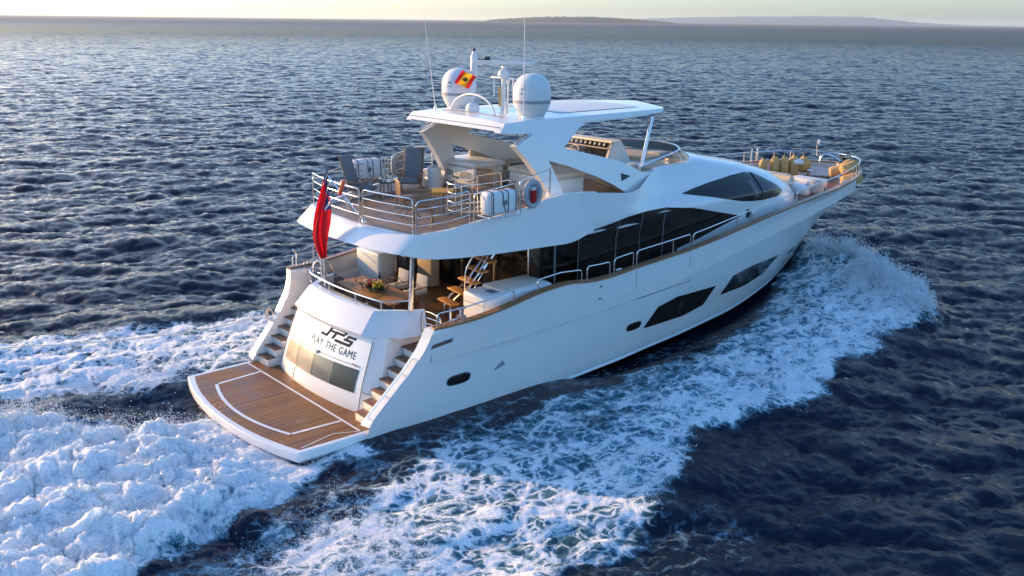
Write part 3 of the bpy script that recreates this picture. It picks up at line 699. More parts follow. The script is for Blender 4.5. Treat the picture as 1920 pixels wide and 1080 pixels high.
# door seams, panes, lettering
seams = MB()
for (y0, z0, y1, z1) in ((1.68, 1.27, -1.72, 1.34), (1.9, 1.98, 1.99, .34), (-1.9, 1.98, -1.98, .34), (-1.98, .80, -2.32, .80), (1.98, .86, 2.3, .86), (1.02, .62, 1.04, .30)):
    pts = [(float(door_x(y0 + (y1 - y0) * k / 12, z0 + (z1 - z0) * k / 12)) - .004 if abs(y0 + (y1 - y0) * k / 12) < 1.99 else 2.70 + .3 * (abs(y0 + (y1 - y0) * k / 12) - 1.9), y0 + (y1 - y0) * k / 12, z0 + (z1 - z0) * k / 12) for k in range(13)]
    seams.tube(pts, .011, 5)
seams.build('door_seam', 'seam', TR)
edges = [1.74, .96, .12, -.78, -1.74]; mats_ = ['tan_reflect', 'tan_reflect', 'grey_reflect_blind', 'darkpane']  # tan to dark: the strip's reflection gradient is painted pane by pane
for k in range(4):
    a, c = edges[k] - .012, edges[k + 1] + .012
    zt = lambda y: 1.20 + .05 * (1 - y) / 2; zb = lambda y: .68 + .03 * (1 - y) / 2
    g = patch([(a, zb(a)), (c, zb(c)), (c, zt(c)), (a, zt(a))], .012)
    o = g.build('transom_window', mats_[k], TR)
    if k < 2: o['label'] = 'transom pane with painted tan reflection'
    if k == 3: o['label'] = 'black transom pane'
m = MB(); m.box((float(door_x(0.05, 1.30)) - .03, .05, 1.30), (.05, .09, .10), .015); m.build('door_latch', 'steel', TR)
m = MB(); m.box((float(door_x(-1.5, 1.35)) - .02, -1.52, 1.35), (.04, .22, .025), .008); m.build('door_handle', 'seam', TR)
for y, z in ((-2.2, .52), (-2.26, .92), (2.2, .52)):
    m = MB(); m.lathe([(.0, 0), (.035, 0), (.03, .02), (0, .02)], (2.86, y, z), 10, Matrix.Rotation(-math.pi / 2, 3, 'Y')); m.build('courtesy_light', 'seam', TR)

def text_mesh(body, size, extr=.004):
    cu = bpy.data.curves.new('lettering', 'FONT'); cu.body = body; cu.size = size; cu.align_x = 'CENTER'; cu.space_character = 1.12; cu.resolution_u = 3
    ob = bpy.data.objects.new('tmp_text', cu); COL.objects.link(ob); dg = bpy.context.evaluated_depsgraph_get(); dg.update()
    me = bpy.data.meshes.new_from_object(ob.evaluated_get(dg)); V = [tuple(v.co) for v in me.vertices]; F = [tuple(p.vertices) for p in me.polygons]
    bpy.data.objects.remove(ob); bpy.data.curves.remove(cu); bpy.data.meshes.remove(me); return V, F
def on_door(V, F, cy, cz, sx, sz, tilt, name, mat, off=.006):
    out = []
    for x, y, *_ in V:
        yy = cy - x * sx; zz = cz + y * sz + tilt * x * sx; out.append((float(door_x(yy, zz)) - off, yy, zz))
    m = MB(); m.add(out, F); m.add([(p[0] + .004, p[1], p[2]) for p in out], [f[::-1] for f in F]); return m.build(name, mat, TR, recalc=False)
for wd, yc in (("PLAY", .24), ("THE", -.44), ("GAME", -1.14)):
    V, F = text_mesh(wd, .26); on_door(V, F, yc, 1.455, .93, .95, .0, 'name_lettering', 'letter')
# slanted monogram: strokes as sheared bars
def bar(x0, y0, x1, y1): x0, y0, x1, y1 = x0 - .015, y0 - .012, x1 + .015, y1 + .012; return [(x0, y0), (x1, y0), (x1, y1), (x0, y1)]
strokes = [bar(.02, .60, .42, .67), bar(-.30, .43, .66, .52), bar(-.30, .05, -.20, .43), bar(-.62, .0, -.20, .08), bar(-.20, .25, .06, .32),
           bar(.10, .0, .20, .34), bar(.10, .26, .62, .34), bar(.56, .34, .66, .52), bar(.80, .28, 1.24, .36), bar(.80, .12, .88, .36), bar(.72, .12, 1.20, .20), bar(1.12, -.06, 1.22, .12), bar(.34, -.06, 1.22, .03)]
V, F = [], []
for s in strokes:
    o = len(V); n = 6
    for k in range(n + 1):
        for j in (0, 1):
            x = s[0][0] + (s[1][0] - s[0][0]) * k / n; y = s[0][1] if j == 0 else s[2][1]; V.append((x - .3 + y * .55, y))
    F += [(o + 2 * k, o + 2 * k + 2, o + 2 * k + 3, o + 2 * k + 1) for k in range(n)]
on_door(V, F, -.50, 1.72, .72, .56, .0, 'monogram', 'letter', .007)

# ---------------------------------------------------------------- hull windows, portholes, shell door
def hull_panel(xz, name, mat, off, parent=HULL, sgn=1, n=8):
    pts = []
    for i in range(len(xz)):
        (x0, z0), (x1, z1) = xz[i], xz[(i + 1) % len(xz)]
        for k in range(n): pts.append((x0 + (x1 - x0) * k / n, z0 + (z1 - z0) * k / n))
    cx = sum(p[0] for p in pts) / len(pts); cz = sum(p[1] for p in pts) / len(pts)
    rings = []
    for s in (1, .66, .33, .02):
        rings.append([(x, hull_y(x, z) - off, z) for x, z in ((cx + (px - cx) * s, cz + (pz - cz) * s) for px, pz in pts)])
    back = [(x, y + off + .01, z) for x, y, z in rings[0]]
    m = MB().grid([back] + rings, cv=True)
    if sgn < 0: m = m.mirror()
    return m.build(name, mat, parent, sharp=40)
HW = [[(11.65, .87), (12.09, 1.48), (12.97, 1.63), (15.27, 1.49), (14.94, .87), (13.77, .76)], [(15.98, .98), (16.32, 1.62), (17.6, 1.72), (20.08, 1.5), (20.03, .8), (17.93, .89)]]
HW[1] = [(15.98, .98), (16.32, 1.62), (17.6, 1.74), (20.0, 1.62), (19.35, 1.02), (17.8, .90)]
def porth(cx, cz, a, b_, sl=0.):
    return [(cx + a * math.copysign(abs(math.cos(t)) ** .55, math.cos(t)), cz + b_ * math.copysign(abs(math.sin(t)) ** .8, math.sin(t)) + sl * a * math.cos(t)) for t in np.linspace(0, 2 * math.pi, 20, endpoint=False)]
for sgn in SIDES:
    for w in HW:
        o = hull_panel(w, 'hull_window', 'glass', .012, sgn=sgn)
        cx = sum(p[0] for p in w) / len(w); cz = sum(p[1] for p in w) / len(w)
        hull_panel(porth(cx - .1, cz + .02, .13, .17), 'opening_port', 'black', .026, o, sgn, 2)
    for cx, cz, a, b_ in ((4.72, 1.05, .34, .12), (11.13, 1.07, .30, .105), (21.9, 1.36, .36, .11), (23.6, 1.5, .28, .10)):
        o = hull_panel(porth(cx, cz, a + .03, b_ + .03), 'porthole', 'steel', .012, sgn=sgn, n=2)
        hull_panel(porth(cx, cz, a, b_), 'glass', 'glass', .020, o, sgn, 2)
    d = MB()
    for (x0, z0, x1, z1) in ((10.9, 1.98, 10.62, 2.92), (10.9, 1.98, 13.37, 2.09), (13.37, 2.09, 12.95, 3.0)):
        d.tube([(x0 + (x1 - x0) * k / 12, hull_y(x0 + (x1 - x0) * k / 12, z0 + (z1 - z0) * k / 12) - .001, z0 + (z1 - z0) * k / 12) for k in range(13)], .007 if x1 < 13 else .012, 5)
    d = d if sgn == 1 else d.mirror(); d.build('shell_door', 'seam', HULL)
    for x, z in ((9.25, 2.69), (9.31, 2.32)):
        v = MB(); v.box((x, hull_y(x, z) - .01, z), (.10, .03, .05), .01); v = v if sgn == 1 else v.mirror(); v.build('drain_outlet', 'bluegrey', HULL)
    q = [(3.74, 2.08), (4.34, 2.16), (4.36, 2.27), (3.80, 2.20)]
    fl_ = hull_panel(q, 'fairlead', 'steel', .010, sgn=sgn, n=3)
    cx_, cz_ = 4.06, 2.178; hull_panel([(cx_ + (x - cx_) * .86, cz_ + (z - cz_) * .62) for x, z in q], 'fairlead_slot', 'darkteak', .018, fl_, sgn, 3)
    e = MB(); e.prism([(5.86, hull_y(5.86, 1.1) - .02, 1.02), (6.16, hull_y(6.1, 1.1) - .05, 1.10), (6.10, hull_y(6.1, 1.2) - .03, 1.22)], [(5.86, hull_y(5.86, 1.1) + .05, 1.02), (6.16, hull_y(6.1, 1.1) + .05, 1.10), (6.10, hull_y(6.1, 1.2) + .05, 1.22)])
    e = e if sgn == 1 else e.mirror(); e.build('exhaust_outlet', 'bluegrey', HULL)
# ---------------------------------------------------------------- upper deck moulding (flybridge overhang)
def bulge(y, half, d): return -d * (1 - (abs(y) / half) ** 2.4)
xs_ = np.concatenate([[0, .12, .3, .6, 1.0], np.linspace(1.5, 4.6, 14), np.linspace(4.75, 6.0, 12), [6.03, 7, 8.6]])
rings = []; K = 15
for s in xs_:
    fade = max(0, 1 - s / 2.6) ** 1.5
    xb, xt = 3.6 + s - .02 * 0, 4.08 + s * (8.6 - .48) / 8.6
    yb, yt = float(fascia_w(xb)), float(fascia_w(xt)) - .08
    zl, zh = float(fascia_lo(xb)), float(fascia_hi(xt)); zf = float(fly_z(xt))
    if xb > 9.62: yb = yt = 2.5; zl = 4.15; zh = zf + .05
    soff = max(zl, min(4.2, 4.2 - .35 * min(1, s / .3) * .2))
    if s == 0: soff = 4.2
    ysb = np.linspace(-(yb - .22), yb - .22, K); ysf = np.linspace(-(yt - .16), yt - .16, K)
    r = [(xb, -yb, zl), (xt, -yt, zh), (xt + .05, -yt + .10, zh + .004), (xt + .06, -yt + .15, zf)]
    r += [(xt + bulge(y, 2.6, .38) * fade + .05 * fade, y, zf + (.10 * fade if s == 0 else 0)) for y in ysf]
    r += [(xt + .06, yt - .15, zf), (xt + .05, yt - .10, zh + .004), (xt, yt, zh), (xb, yb, zl), (xb, yb - .10, zl - .004), (xb, yb - .2, soff)]
    r += [(xb + bulge(y, 2.6, .32) * fade, y, soff) for y in ysb[::-1]]
    r += [(xb, -yb + .2, soff), (xb, -yb + .10, zl - .004)]
    rings.append(r)
mb = MB().grid(rings, cv=True)
# aft face: join first ring's bottom run to its top run
r0 = rings[0]; n0 = len(r0); top = list(range(1, 8 + K - 1)); bot = [0] + list(range(n0 - 1, 8 + K - 2, -1))
topi = list(range(0, 8 + K)); 
def resample(idx, m):
    P_ = np.array([r0[i] for i in idx]); d = np.r_[0, np.cumsum(np.linalg.norm(np.diff(P_, axis=0), axis=1))]
    return np.stack([np.interp(np.linspace(0, d[-1], m), d, P_[:, k]) for k in range(3)], -1)
tp = resample([1] + list(range(2, 6 + K)), 41); 
ysw = np.linspace(-1, 1, 41); yt0 = float(fascia_w(4.08)) - .08; yb0 = float(fascia_w(3.6))
tp = np.array([(4.08 + bulge(y * yt0, 2.6, .38) + .0, y * yt0, 4.6) for y in ysw]); bp_ = np.array([(3.6 + bulge(y * yb0, 2.6, .32), y * yb0, 4.2) for y in ysw])
tp[0, 0] = tp[-1, 0] = 4.08; bp_[0, 0] = bp_[-1, 0] = 3.6
mid = (tp * .82 + bp_ * .18) + np.outer(1 - np.abs(ysw) ** 6, (-.045, 0, 0.02)); lip = tp + (.12, 0, -.004); mb.grid([bp_ + (.25, 0, .01), bp_, mid, tp, lip, lip + (.0, 0, -.12)])
UD = mb.build('upper_deck_moulding', 'gel', Y, sharp=24)
fd = MB(); rr = []
for x in np.linspace(4.2, 12.6, 30):
    fade = max(0, 1 - (x - 4.2) / 2.6) ** 1.5; hw = min(float(fascia_w(x)) - .25, 2.75 if x < 9 else 2.45)
    rr.append([(x + bulge(y, 2.6, .38) * fade, y, float(fly_z(x)) + .012) for y in np.linspace(-hw, hw, 13)])
fd.grid(rr).build('flybridge_deck', 'flydeck', Y)

# ---------------------------------------------------------------- deckhouse shell (saloon sides, pilothouse, coachroof)
lev = np.array([1.5, 2.2, 3.0, 3.5, 3.85, 3.92, 4.0, 4.1, 4.2, 4.3, 4.4, 4.5, 4.6, 4.7, 4.8, 4.9, 5.0, 5.1, 5.2, 5.28, 5.33, 5.38])
ztop = lambda x: np.interp(x, [8.6, 9.5, 11.1, 11.6, 12.2, 12.9], [5.16, 5.1, 4.92, 4.96, 5.2, 5.38])
mb = MB(); rows = []
straight = np.linspace(9.15, 13.5, 24)
curve = np.sin(np.linspace(0, math.pi / 2, 46)) ** .9
for z in lev:
    row = []
    for x in straight:
        zz = max(min(z, float(ztop(x))), float(deck_h(x)) - .06); row.append((x, -float(shell_w(x, zz)), zz))
    xf = float(_xf(z))
    for c in curve[1:]:
        x = 13.5 + (xf - 13.5) * c; zz = max(z, float(deck_h(x)) - .06); x = 13.5 + (float(_xf(zz)) - 13.5) * c; row.append((x, -float(shell_w(x, zz)) if c < 1 else 0., zz))
    rows.append(row)
mb.grid(rows)
# crown cap ahead of the cockpit
top = rows[-1][18:]
capr = []
for k in (1, .75, .5, .25, 0): capr.append([(p[0], p[1] * k, p[2] + .07 * (1 - k * k) * np.clip((p[0] - 13) / 2, 0, 1)) for p in top])
mb.grid(capr)
house = MB().plus(mb).plus(mb.mirror()); DH = house.build('deckhouse', 'gel', Y, sharp=40)
# inside: floor, end walls, furniture seen darkly through the glass
sal = MB(); sal.box((12.2, 0, 1.93), (8.4, 5.2, .06)); sal.build('saloon_floor', 'dark_in', DH)
fw_ = MB(); fw_.box((16.3, 0, 2.9), (.1, 5.1, 2.0)); fw_.build('saloon_bulkhead', 'dark_in', DH)
# aft saloon glass and frames
ag = MB(); ag.box((7.75, 0, 3.0), (.04, 4.9, 2.0)); AG = ag.build('saloon_door', 'glass', Y)
for y in (-2.45, -1.0, .45, 1.6):
    fr = MB(); fr.box((7.71, y, 3.0), (.06, .06, 2.0), .01); fr.build('door_frame', 'steel', AG)
for s in (1, -1):
    bk = MB(); bk.box((7.75, 2.66 * s, 2.95), (.08, .34, 2.0), .02); bk.build('aft_pillar', 'glass', Y)

def shell_panel(xz, name, mat, off, parent=DH, sgn=1, n=6, rings_=(1, .75, .5, .25, .02)):
    pts = []
    for i in range(len(xz)):
        (x0, z0), (x1, z1) = xz[i], xz[(i + 1) % len(xz)]
        for k in range(n): pts.append((x0 + (x1 - x0) * k / n, z0 + (z1 - z0) * k / n))
    # medial strip between the upper and the lower outline, so that the panel hugs the shell
    m = MB(); xs0, xs1 = min(p[0] for p in pts), max(p[0] for p in pts)
    cols = []
    for x in np.linspace(xs0 + .004, xs1 - .004, 64):
        zz = []
        for i in range(len(pts)):
            (x0, z0), (x1, z1) = pts[i], pts[(i + 1) % len(pts)]
            if (x0 <= x) != (x1 <= x): zz.append(z0 + (z1 - z0) * (x - x0) / (x1 - x0))
        if len(zz) < 2: continue
        lo, hi = min(zz), max(zz); col = []
        for k in range(13):
            z = lo + (hi - lo) * k / 12; col.append((x, -float(shell_w(x, z)) - off, z))
        cols.append([(col[0][0], col[0][1] + off + .02, col[0][2])] + col + [(col[-1][0], col[-1][1] + off + .02, col[-1][2])])
    m.grid(cols)
    if sgn < 0: m = m.mirror()
    return m.build(name, mat, parent, sharp=40)
SW = [(9.15, 3.98), (9.35, 4.03), (9.76, 4.09), (10.38, 4.17), (11.02, 4.27), (11.86, 4.32), (12.73, 4.31), (13.96, 4.15), (15.04, 3.91), (16.45, 3.59), (15.4, 3.38), (14.34, 3.15), (13.3, 2.97), (13.29, 2.30), (9.15, 2.15)]
PW = [(13.70, 4.575), (14.31, 4.665), (15.16, 4.76), (16.38, 4.85), (17.3, 4.85), (17.95, 4.76), (18.6, 4.45), (19.22, 4.08), (18.75, 3.95), (17.6, 3.96), (17.0, 4.0), (16.41, 4.07), (15.06, 4.34)]
for sgn in SIDES:
    w = shell_panel(SW, 'saloon_window', 'glass', .012, sgn=sgn)
    mu = MB()
    for x, z0, z1, r in ((10.62, 2.2, 4.2, .016), (12.62, 2.3, 4.3, .018), (11.6, 2.3, 4.28, .010)):
        mu.tube([(x, -float(shell_w(x, z)) - .016, z) for z in np.linspace(z0, z1, 9)], r, 6)
    mu = mu if sgn == 1 else mu.mirror(); mu.build('mullion', 'seam', w)
    w = shell_panel(PW, 'pilothouse_window', 'glass', .012, sgn=sgn)
    mu = MB(); mu.tube([(17.70 - .10 * (4.76 - z), -float(shell_w(17.70 - .10 * (4.76 - z), z)) - .014, z) for z in np.linspace(3.97, 4.79, 9)], .028, 6)
    mu = mu if sgn == 1 else mu.mirror(); mu.build('mullion', 'black', w)
    bl = shell_panel([(17.16, 4.10), (17.42, 4.10), (17.42, 4.62), (17.16, 4.60)], 'blind', 'grey_reflect_blind', .016, w, sgn)
    v = MB(); v.lathe([(0, 0), (.10, 0), (.09, .03), (.0, .035)], (16.84, -float(shell_w(16.84, 3.6)), 3.62), 16, Matrix.Rotation(math.pi / 2, 3, 'X'), sy=1.5)
    v = v if sgn == 1 else v.mirror(); v.build('deck_vent', 'black', DH)
# side glass of the aft saloon, set in under the overhang, with what shows through it
for sgn in SIDES:
    g = MB(); g.grid([[(x, -2.83, z) for z in (2.0, 2.6, 3.2, 3.88)] for x in np.linspace(7.75, 9.16, 6)])
    g = g if sgn == 1 else g.mirror(); sg = g.build('saloon_side_glass', 'tint', Y)
    p = MB(); p.box((8.28, -2.84, 2.95), (.05, .03, 1.9), .008); p = p if sgn == 1 else p.mirror(); p.build('glass_joint', 'seam', sg)
cu = MB(); cu.grid([[(x, -2.66 + .035 * math.sin(x * 42), z) for z in (2.0, 3.85)] for x in np.linspace(7.85, 8.22, 40)]); cu.build('curtain', 'cream', Y)
ch = MB(); ch.box((9.0, -1.9, 2.35), (.55, .6, .16), .05); ch.box((9.22, -1.9, 2.65), (.12, .6, .6), .05); ch.box((9.0, -2.18, 2.5), (.5, .08, .3), .03); ch.build('saloon_armchair', 'cream', Y)

# ---------------------------------------------------------------- hardtop and its arch
def lean(z): return 2.45 - .2 * (z - 5)
ARM = [(7.16, 6.98), (6.98, 6.77), (8.06, 6.68), (7.44, 6.40), (7.57, 6.27), (7.79, 6.03), (8.53, 5.97), (9.24, 5.76), (10.23, 5.40), (10.88, 5.11), (11.41, 4.82), (12.6, 4.85), (12.9, 5.30), (12.16, 5.32), (11.67, 5.56), (11.17, 5.75), (9.96, 6.05), (9.12, 6.26), (9.59, 6.59), (9.80, 6.76), (10.08, 6.81), (9.6, 6.93)]
LEG = [(7.79, 6.03), (8.53, 5.97), (8.71, 5.60), (8.94, 5.07), (8.96, 4.70), (8.38, 4.70), (8.42, 5.14), (8.13, 5.59)]
def arch_piece(poly, th=.24, extra=0.):
    A = [(x, -lean(z) - extra, z) for x, z in poly]; B_ = [(x + .0, -lean(z) + th, z) for x, z in poly]
    return MB().prism(A, B_)
for sgn in SIDES:
    m = arch_piece(ARM, .24); m.plus(arch_piece(LEG, .235, -.003))
    m = m if sgn == 1 else m.mirror(); AR = m.build('radar_arch', 'gel', Y, sharp=30)
    t = arch_piece([(11.22, 5.40), (11.22, 5.17), (11.62, 5.28)], .02, .004); t = t if sgn == 1 else t.mirror(); t.build('speed_badge', 'black', AR)
    f = MB(); f.tube([(7.46, -lean(6.4) - .0, 6.43), (7.78, -lean(6.6), 6.62), (8.02, -lean(6.68), 6.70)], .022, 6); f = f if sgn == 1 else f.mirror(); f.build('arch_trim', 'steel', AR)
# roof panel: plan outline with camber; thick aft, thin at the front edge
def ht_half(x): return np.interp(x, [6.98, 7.2, 9, 11, 12.6, 13.4, 13.9, 14.2, 14.4], [2.04, 2.05, 2.07, 2.07, 2.04, 1.95, 1.55, .95, .0])
xs = np.concatenate([[7.18], np.linspace(7.35, 12.6, 20), np.linspace(12.9, 14.4, 16)])
tops, bots = [], []
kk = np.linspace(-1, 1, 21)
for x in xs:
    h = float(ht_half(x)); zc = np.interp(x, [7, 8, 13, 14.4], [6.99, 7.03, 7.06, 7.05]); th = np.interp(x, [7, 9, 12, 14.4], [.22, .20, .17, .05])
    tops.append([(x - (.0 if abs(k) == 1 else .0), h * k * (.985), zc + .07 * (1 - k * k) - .0) for k in kk]); bots.append([(x - (.2 if x < 7.2 else 0), h * k, zc - th + (.0 if abs(k) > .94 else .03)) for k in kk])
mb = MB(); tops, bots = np.array(tops), np.array(bots)
mb.grid(tops); mb.grid(bots, flip=True)
mb.grid([tops[:, 0], (tops[:, 0] + bots[:, 0]) / 2 + (0, -.015, 0), bots[:, 0]]); mb.grid([tops[:, -1], (tops[:, -1] + bots[:, -1]) / 2 + (0, .015, 0), bots[:, -1]]); mb.grid([tops[0], bots[0]])
HT = mb.build('hardtop', 'gel', Y, sharp=30)
pn = MB(); zt = lambda x, y: float(np.interp(x, [7, 8, 13, 14.4], [6.99, 7.03, 7.06, 7.05])) + .07 * (1 - (y / float(ht_half(x))) ** 2) + .007
pn.grid([[(x, y, zt(x, y) + .004) for y in np.linspace(-1.42, 1.42, 9)] for x in np.linspace(9.7, 12.9, 9)]); pn.build('sunroof', 'gel2', HT)
sl = MB(); sl.tube([(7.72, y, zt(7.72, y)) for y in np.linspace(-1.35, 1.35, 7)], .012, 5); sl.tube([(7.05, y, 6.90) for y in np.linspace(-2.0, 2.0, 7)], .010, 5); sl.build('gutter_seam', 'seam', HT)
# forward struts
for sgn in SIDES:
    m = MB(); pts = spline([(12.42, -2.03, 5.30), (12.62, -1.98, 5.85), (12.98, -1.90, 6.85)], 5); m.tube(pts, .036, 8); m.tube([(p[0] + .10, p[1] + .02, p[2]) for p in pts], .018, 6)
    m = m if sgn == 1 else m.mirror(); m.build('hardtop_strut', 'steel', Y)
# windscreen round the flybridge
wb = spline([(12.40, -2.17), (13.1, -2.10), (13.7, -2.0), (14.7, -1.85), (15.4, -1.45), (15.9, -.85), (16.15, 0)], 5)
wt = spline([(12.15, -2.2), (12.8, -2.12), (13.4, -2.03), (14.4, -1.80), (14.95, -1.32), (15.35, -.7), (15.5, 0)], 5)
zb_ = lambda x: np.interp(x, [12.4, 14.4, 16.2], [5.31, 5.41, 5.42]); zt_ = lambda x: np.interp(x, [12.1, 12.8, 14.4, 15.5], [5.42, 5.56, 5.74, 5.76])
B3 = [(x, y, float(zb_(x))) for x, y in wb]; T3 = [(x, y, float(zt_(x))) for x, y in wt]
full_b = B3 + [(x, -y, z) for x, y, z in B3[-2::-1]]; full_t = T3 + [(x, -y, z) for x, y, z in T3[-2::-1]]
WS = MB().grid([full_b, full_t]).build('windscreen', 'smoke', Y)
r = MB().tube(full_t, .024, 7); r.build('windscreen_rail', 'steel', WS)
fm = MB()
for k in (14, 20, len(full_b) - 15, len(full_b) - 21): fm.tube([full_b[k], full_t[k]], .02, 6)
fm.build('windscreen_post', 'gel', WS)
# ---------------------------------------------------------------- flybridge mouldings
def boxpart(name, mat, c, d, bev=.04, rot=None, parent=None):
    m = MB(); m.box(c, d, bev, rot, 3); return m.build(name, mat, parent or Y, sharp=40)
WB = boxpart('wet_bar', 'gel2', (9.05, 1.70, 4.98), (1.1, 1.7, .78), .05)
boxpart('lid', 'gel2', (9.05, 1.70, 5.44), (1.18, 1.78, .16), .06, parent=WB)
lv = MB()
for y in (2.15, 1.3):
    for z in (5.20, 4.86):
        for k in range(5): lv.box((8.492, y, z - .035 * k), (.02, .52, .014))
lv.build('louvre', 'seam', WB)
kn = MB()
for y in (1.83, 1.66): kn.lathe([(0, 0), (.03, 0), (.03, .03), (0, .035)], (8.50, y, 5.02), 10, Matrix.Rotation(-math.pi / 2, 3, 'Y'))
kn.build('door_knob', 'black', WB)
ds = MB(); ds.tube([(8.497, 1.745, 4.66), (8.497, 1.745, 5.34)], .006, 4); ds.tube([(8.497, .95, 5.34), (8.497, 2.45, 5.34)], .006, 4); ds.build('door_seam', 'seam', WB)
SB = boxpart('seat_locker', 'gel2', (9.75, -.85, 4.98), (1.1, 2.0, .70), .06)
boxpart('lid', 'cream', (9.75, -.85, 5.40), (1.18, 2.08, .16), .07, parent=SB)
boxpart('settee', 'gel2', (10.9, 1.75, 4.95), (1.9, 1.2, .42), .05)
boxpart('settee_cushion', 'tan', (10.9, 1.75, 5.22), (1.85, 1.15, .14), .05)
boxpart('settee_back', 'tan', (10.6, 2.25, 5.42), (2.4, .16, .5), .06)
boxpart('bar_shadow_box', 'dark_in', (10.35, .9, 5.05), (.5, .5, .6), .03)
# helm: moulded console with instrument face, wheel, seat
HC = MB(); HC.prism([(12.35, 1.65, 4.75), (12.35, 1.65, 5.45), (12.62, 1.65, 6.02), (12.95, 1.65, 6.04), (13.35, 1.65, 5.45), (13.35, 1.65, 4.75)], [(12.35, -.75, 4.75), (12.35, -.75, 5.45), (12.62, -.75, 6.02), (12.95, -.75, 6.04), (13.35, -.75, 5.45), (13.35, -.75, 4.75)])
HC = HC.build('helm_console', 'gel2', Y, sharp=25)
fc = MB()
q = [(12.33, 1.5, 5.46), (12.33, -.6, 5.46), (12.57, -.6, 5.97), (12.57, 1.5, 5.97)]; fc.prism(q, [(x + .03, y, z - .012) for x, y, z in q]); fc.build('instrument_panel', 'screen', HC)
ga = MB()
for y in np.linspace(1.35, -.45, 10): ga.lathe([(0, 0), (.055, 0), (.05, .015), (0, .015)], (12.52, y, 5.90), 12, Matrix.Rotation(math.radians(-65), 3, 'Y'))
ga.build('gauge', 'lgrey', HC)
tr = MB(); tr.tube([(12.47, 1.52, 5.80), (12.47, -.62, 5.80)], .018, 6); tr.tube([(12.47, -.62, 5.80), (12.60, -.72, 6.02), (12.35, -.74, 5.42)], .02, 6); tr.build('console_trim', 'cream', HC)
wh = MB(); R_ = Matrix.Rotation(math.radians(-60), 3, 'Y')
wh.tube([tuple(R_ @ Vector((.22 * math.cos(a), .22 * math.sin(a), 0)) + Vector((12.18, .55, 5.62))) for a in np.linspace(0, 2 * math.pi, 24, endpoint=False)], .02, 6, closed=True)
for a in (.5, 2.6, 4.7): wh.tube([(12.2, .55, 5.62), tuple(R_ @ Vector((.21 * math.cos(a), .21 * math.sin(a), 0)) + Vector((12.18, .55, 5.62)))], .014, 5)
wh.tube([(12.2, .55, 5.62), (12.4, .55, 5.58)], .035, 6); wh.build('steering_wheel', 'cream', HC)
for y in (.55, -.35):
    hs = MB(); hs.box((11.5, y, 5.22), (.55, .6, .18), .07); hs.box((11.25, y, 5.58), (.14, .58, .62), .06, Matrix.Rotation(-.15, 3, 'Y')); hs.box((11.5, y, 4.95), (.18, .2, .4), .03); hs.build('helm_seat', 'cream', Y)
boxpart('side_settee', 'tan', (11.95, -1.75, 5.12), (1.7, .5, .3), .08)
for c in ((11.8, -1.72, 5.36), (12.5, -1.65, 5.36)): 
    m = MB(); m.lathe([(.0, -.12), (.14, -.10), (.18, 0), (.14, .10), (0, .12)], c, 14, sx=1.2); m.build('scatter_cushion', 'cream', Y)
boxpart('sun_pad', 'tan', (14.2, .2, 5.42), (1.5, 2.6, .12), .05)
boxpart('sun_pad', 'lgrey', (14.75, -.75, 5.50), (.5, .5, .10), .04)
# cylinder bin-like post below the port arch leg is part of the arch base
m = MB(); m.lathe([(.20, 0), (.20, .70), (.185, .72), (.17, .715), (.165, .66), (0, .65)], (7.86, 1.96, 4.64), 28); AS = m.build('ice_bucket_stand', 'raft', Y)
m = MB(); m.lathe([(0, 0), (.165, 0), (.165, .02), (0, .022)], (7.86, 1.96, 5.305), 28); m.build('stand_top', 'dark_in', AS)
boxpart('arch_step', 'gel2', (8.05, 2.25, 4.82), (.45, .35, .36), .03)

# ---------------------------------------------------------------- satellite domes, mast, aerials
def dome(y):
    prof = [(.30, 0), (.34, .02), (.42, .16), (.485, .30), (.50, .36)]; band = [(.503, .36), (.506, .44)]
    up = [(.50, .44)] + [(.50, .62)] + [(.50 * math.cos(a) ** .82, .62 + .50 * math.sin(a)) for a in np.linspace(.12, math.pi / 2 - .02, 14)]
    m = MB(); m.lathe(prof, (8.5, y, 7.07), 36, cap=True); m.lathe(up, (8.5, y, 7.07), 36); D_ = m.build('satellite_dome', 'radome', Y, sharp=60)
    m = MB(); m.lathe(band, (8.5, y, 7.07), 36, cap=False); m.build('dome_band', 'greyband', D_)
    m = MB(); m.lathe([(.32, 0), (.36, .0), (.34, .05), (.3, .05)], (8.5, y, 7.03), 30); m.build('dome_base', 'radome', D_)
    m = MB()
    for k in range(4): m.box((8.5 - .503 * math.cos(.95 + .0) + .0, y - .503 * math.sin(.95), 0), (.001, .001, .001))
    return D_
dome(1.58); dome(-1.58)
dm = MB()   # small maker's marks on the domes: dark rounded patches
for y in (1.58, -1.58):
    for a, z, w in ((.35, 7.78, .10), (.30, 7.68, .14)):
        rows = [[(8.5 - .504 * math.cos(a + w * s), y - .504 * math.sin(a + w * s), z + h) for h in (0, .045 if w < .12 else .02)] for s in np.linspace(-1, 1, 7)]; dm.grid(rows)
dm.build('dome_mark', 'bluegrey', Y)
mast = MB(); mast.lathe([(.10, 0), (.07, .1), (.06, .9), (.05, .95)], (8.85, .0, 7.08), 12); mast.box((8.85, 0, 7.98), (.12, 1.0, .035), .01)
for y in (-.42, .42): mast.tube([(8.85, y, 7.98), (8.85, y, 7.45)], .028, 8)
MA = mast.build('radar_mast', 'radome', Y)
sc = MB(); sc.lathe([(.0, 0), (.14, 0), (.17, .06), (.14, .16), (.08, .22), (0, .23)], (8.85, 0, 8.0), 18); sc.box((8.85, 0, 8.27), (.10, .12, .08), .02); sc.build('radar_pedestal', 'radome', MA)
ra = MB(); ra.box((8.85, 0, 8.40), (.13, 1.75, .10), .045, Matrix.Rotation(math.radians(49), 3, 'Z')); ra.build('radar_scanner', 'radome', MA)
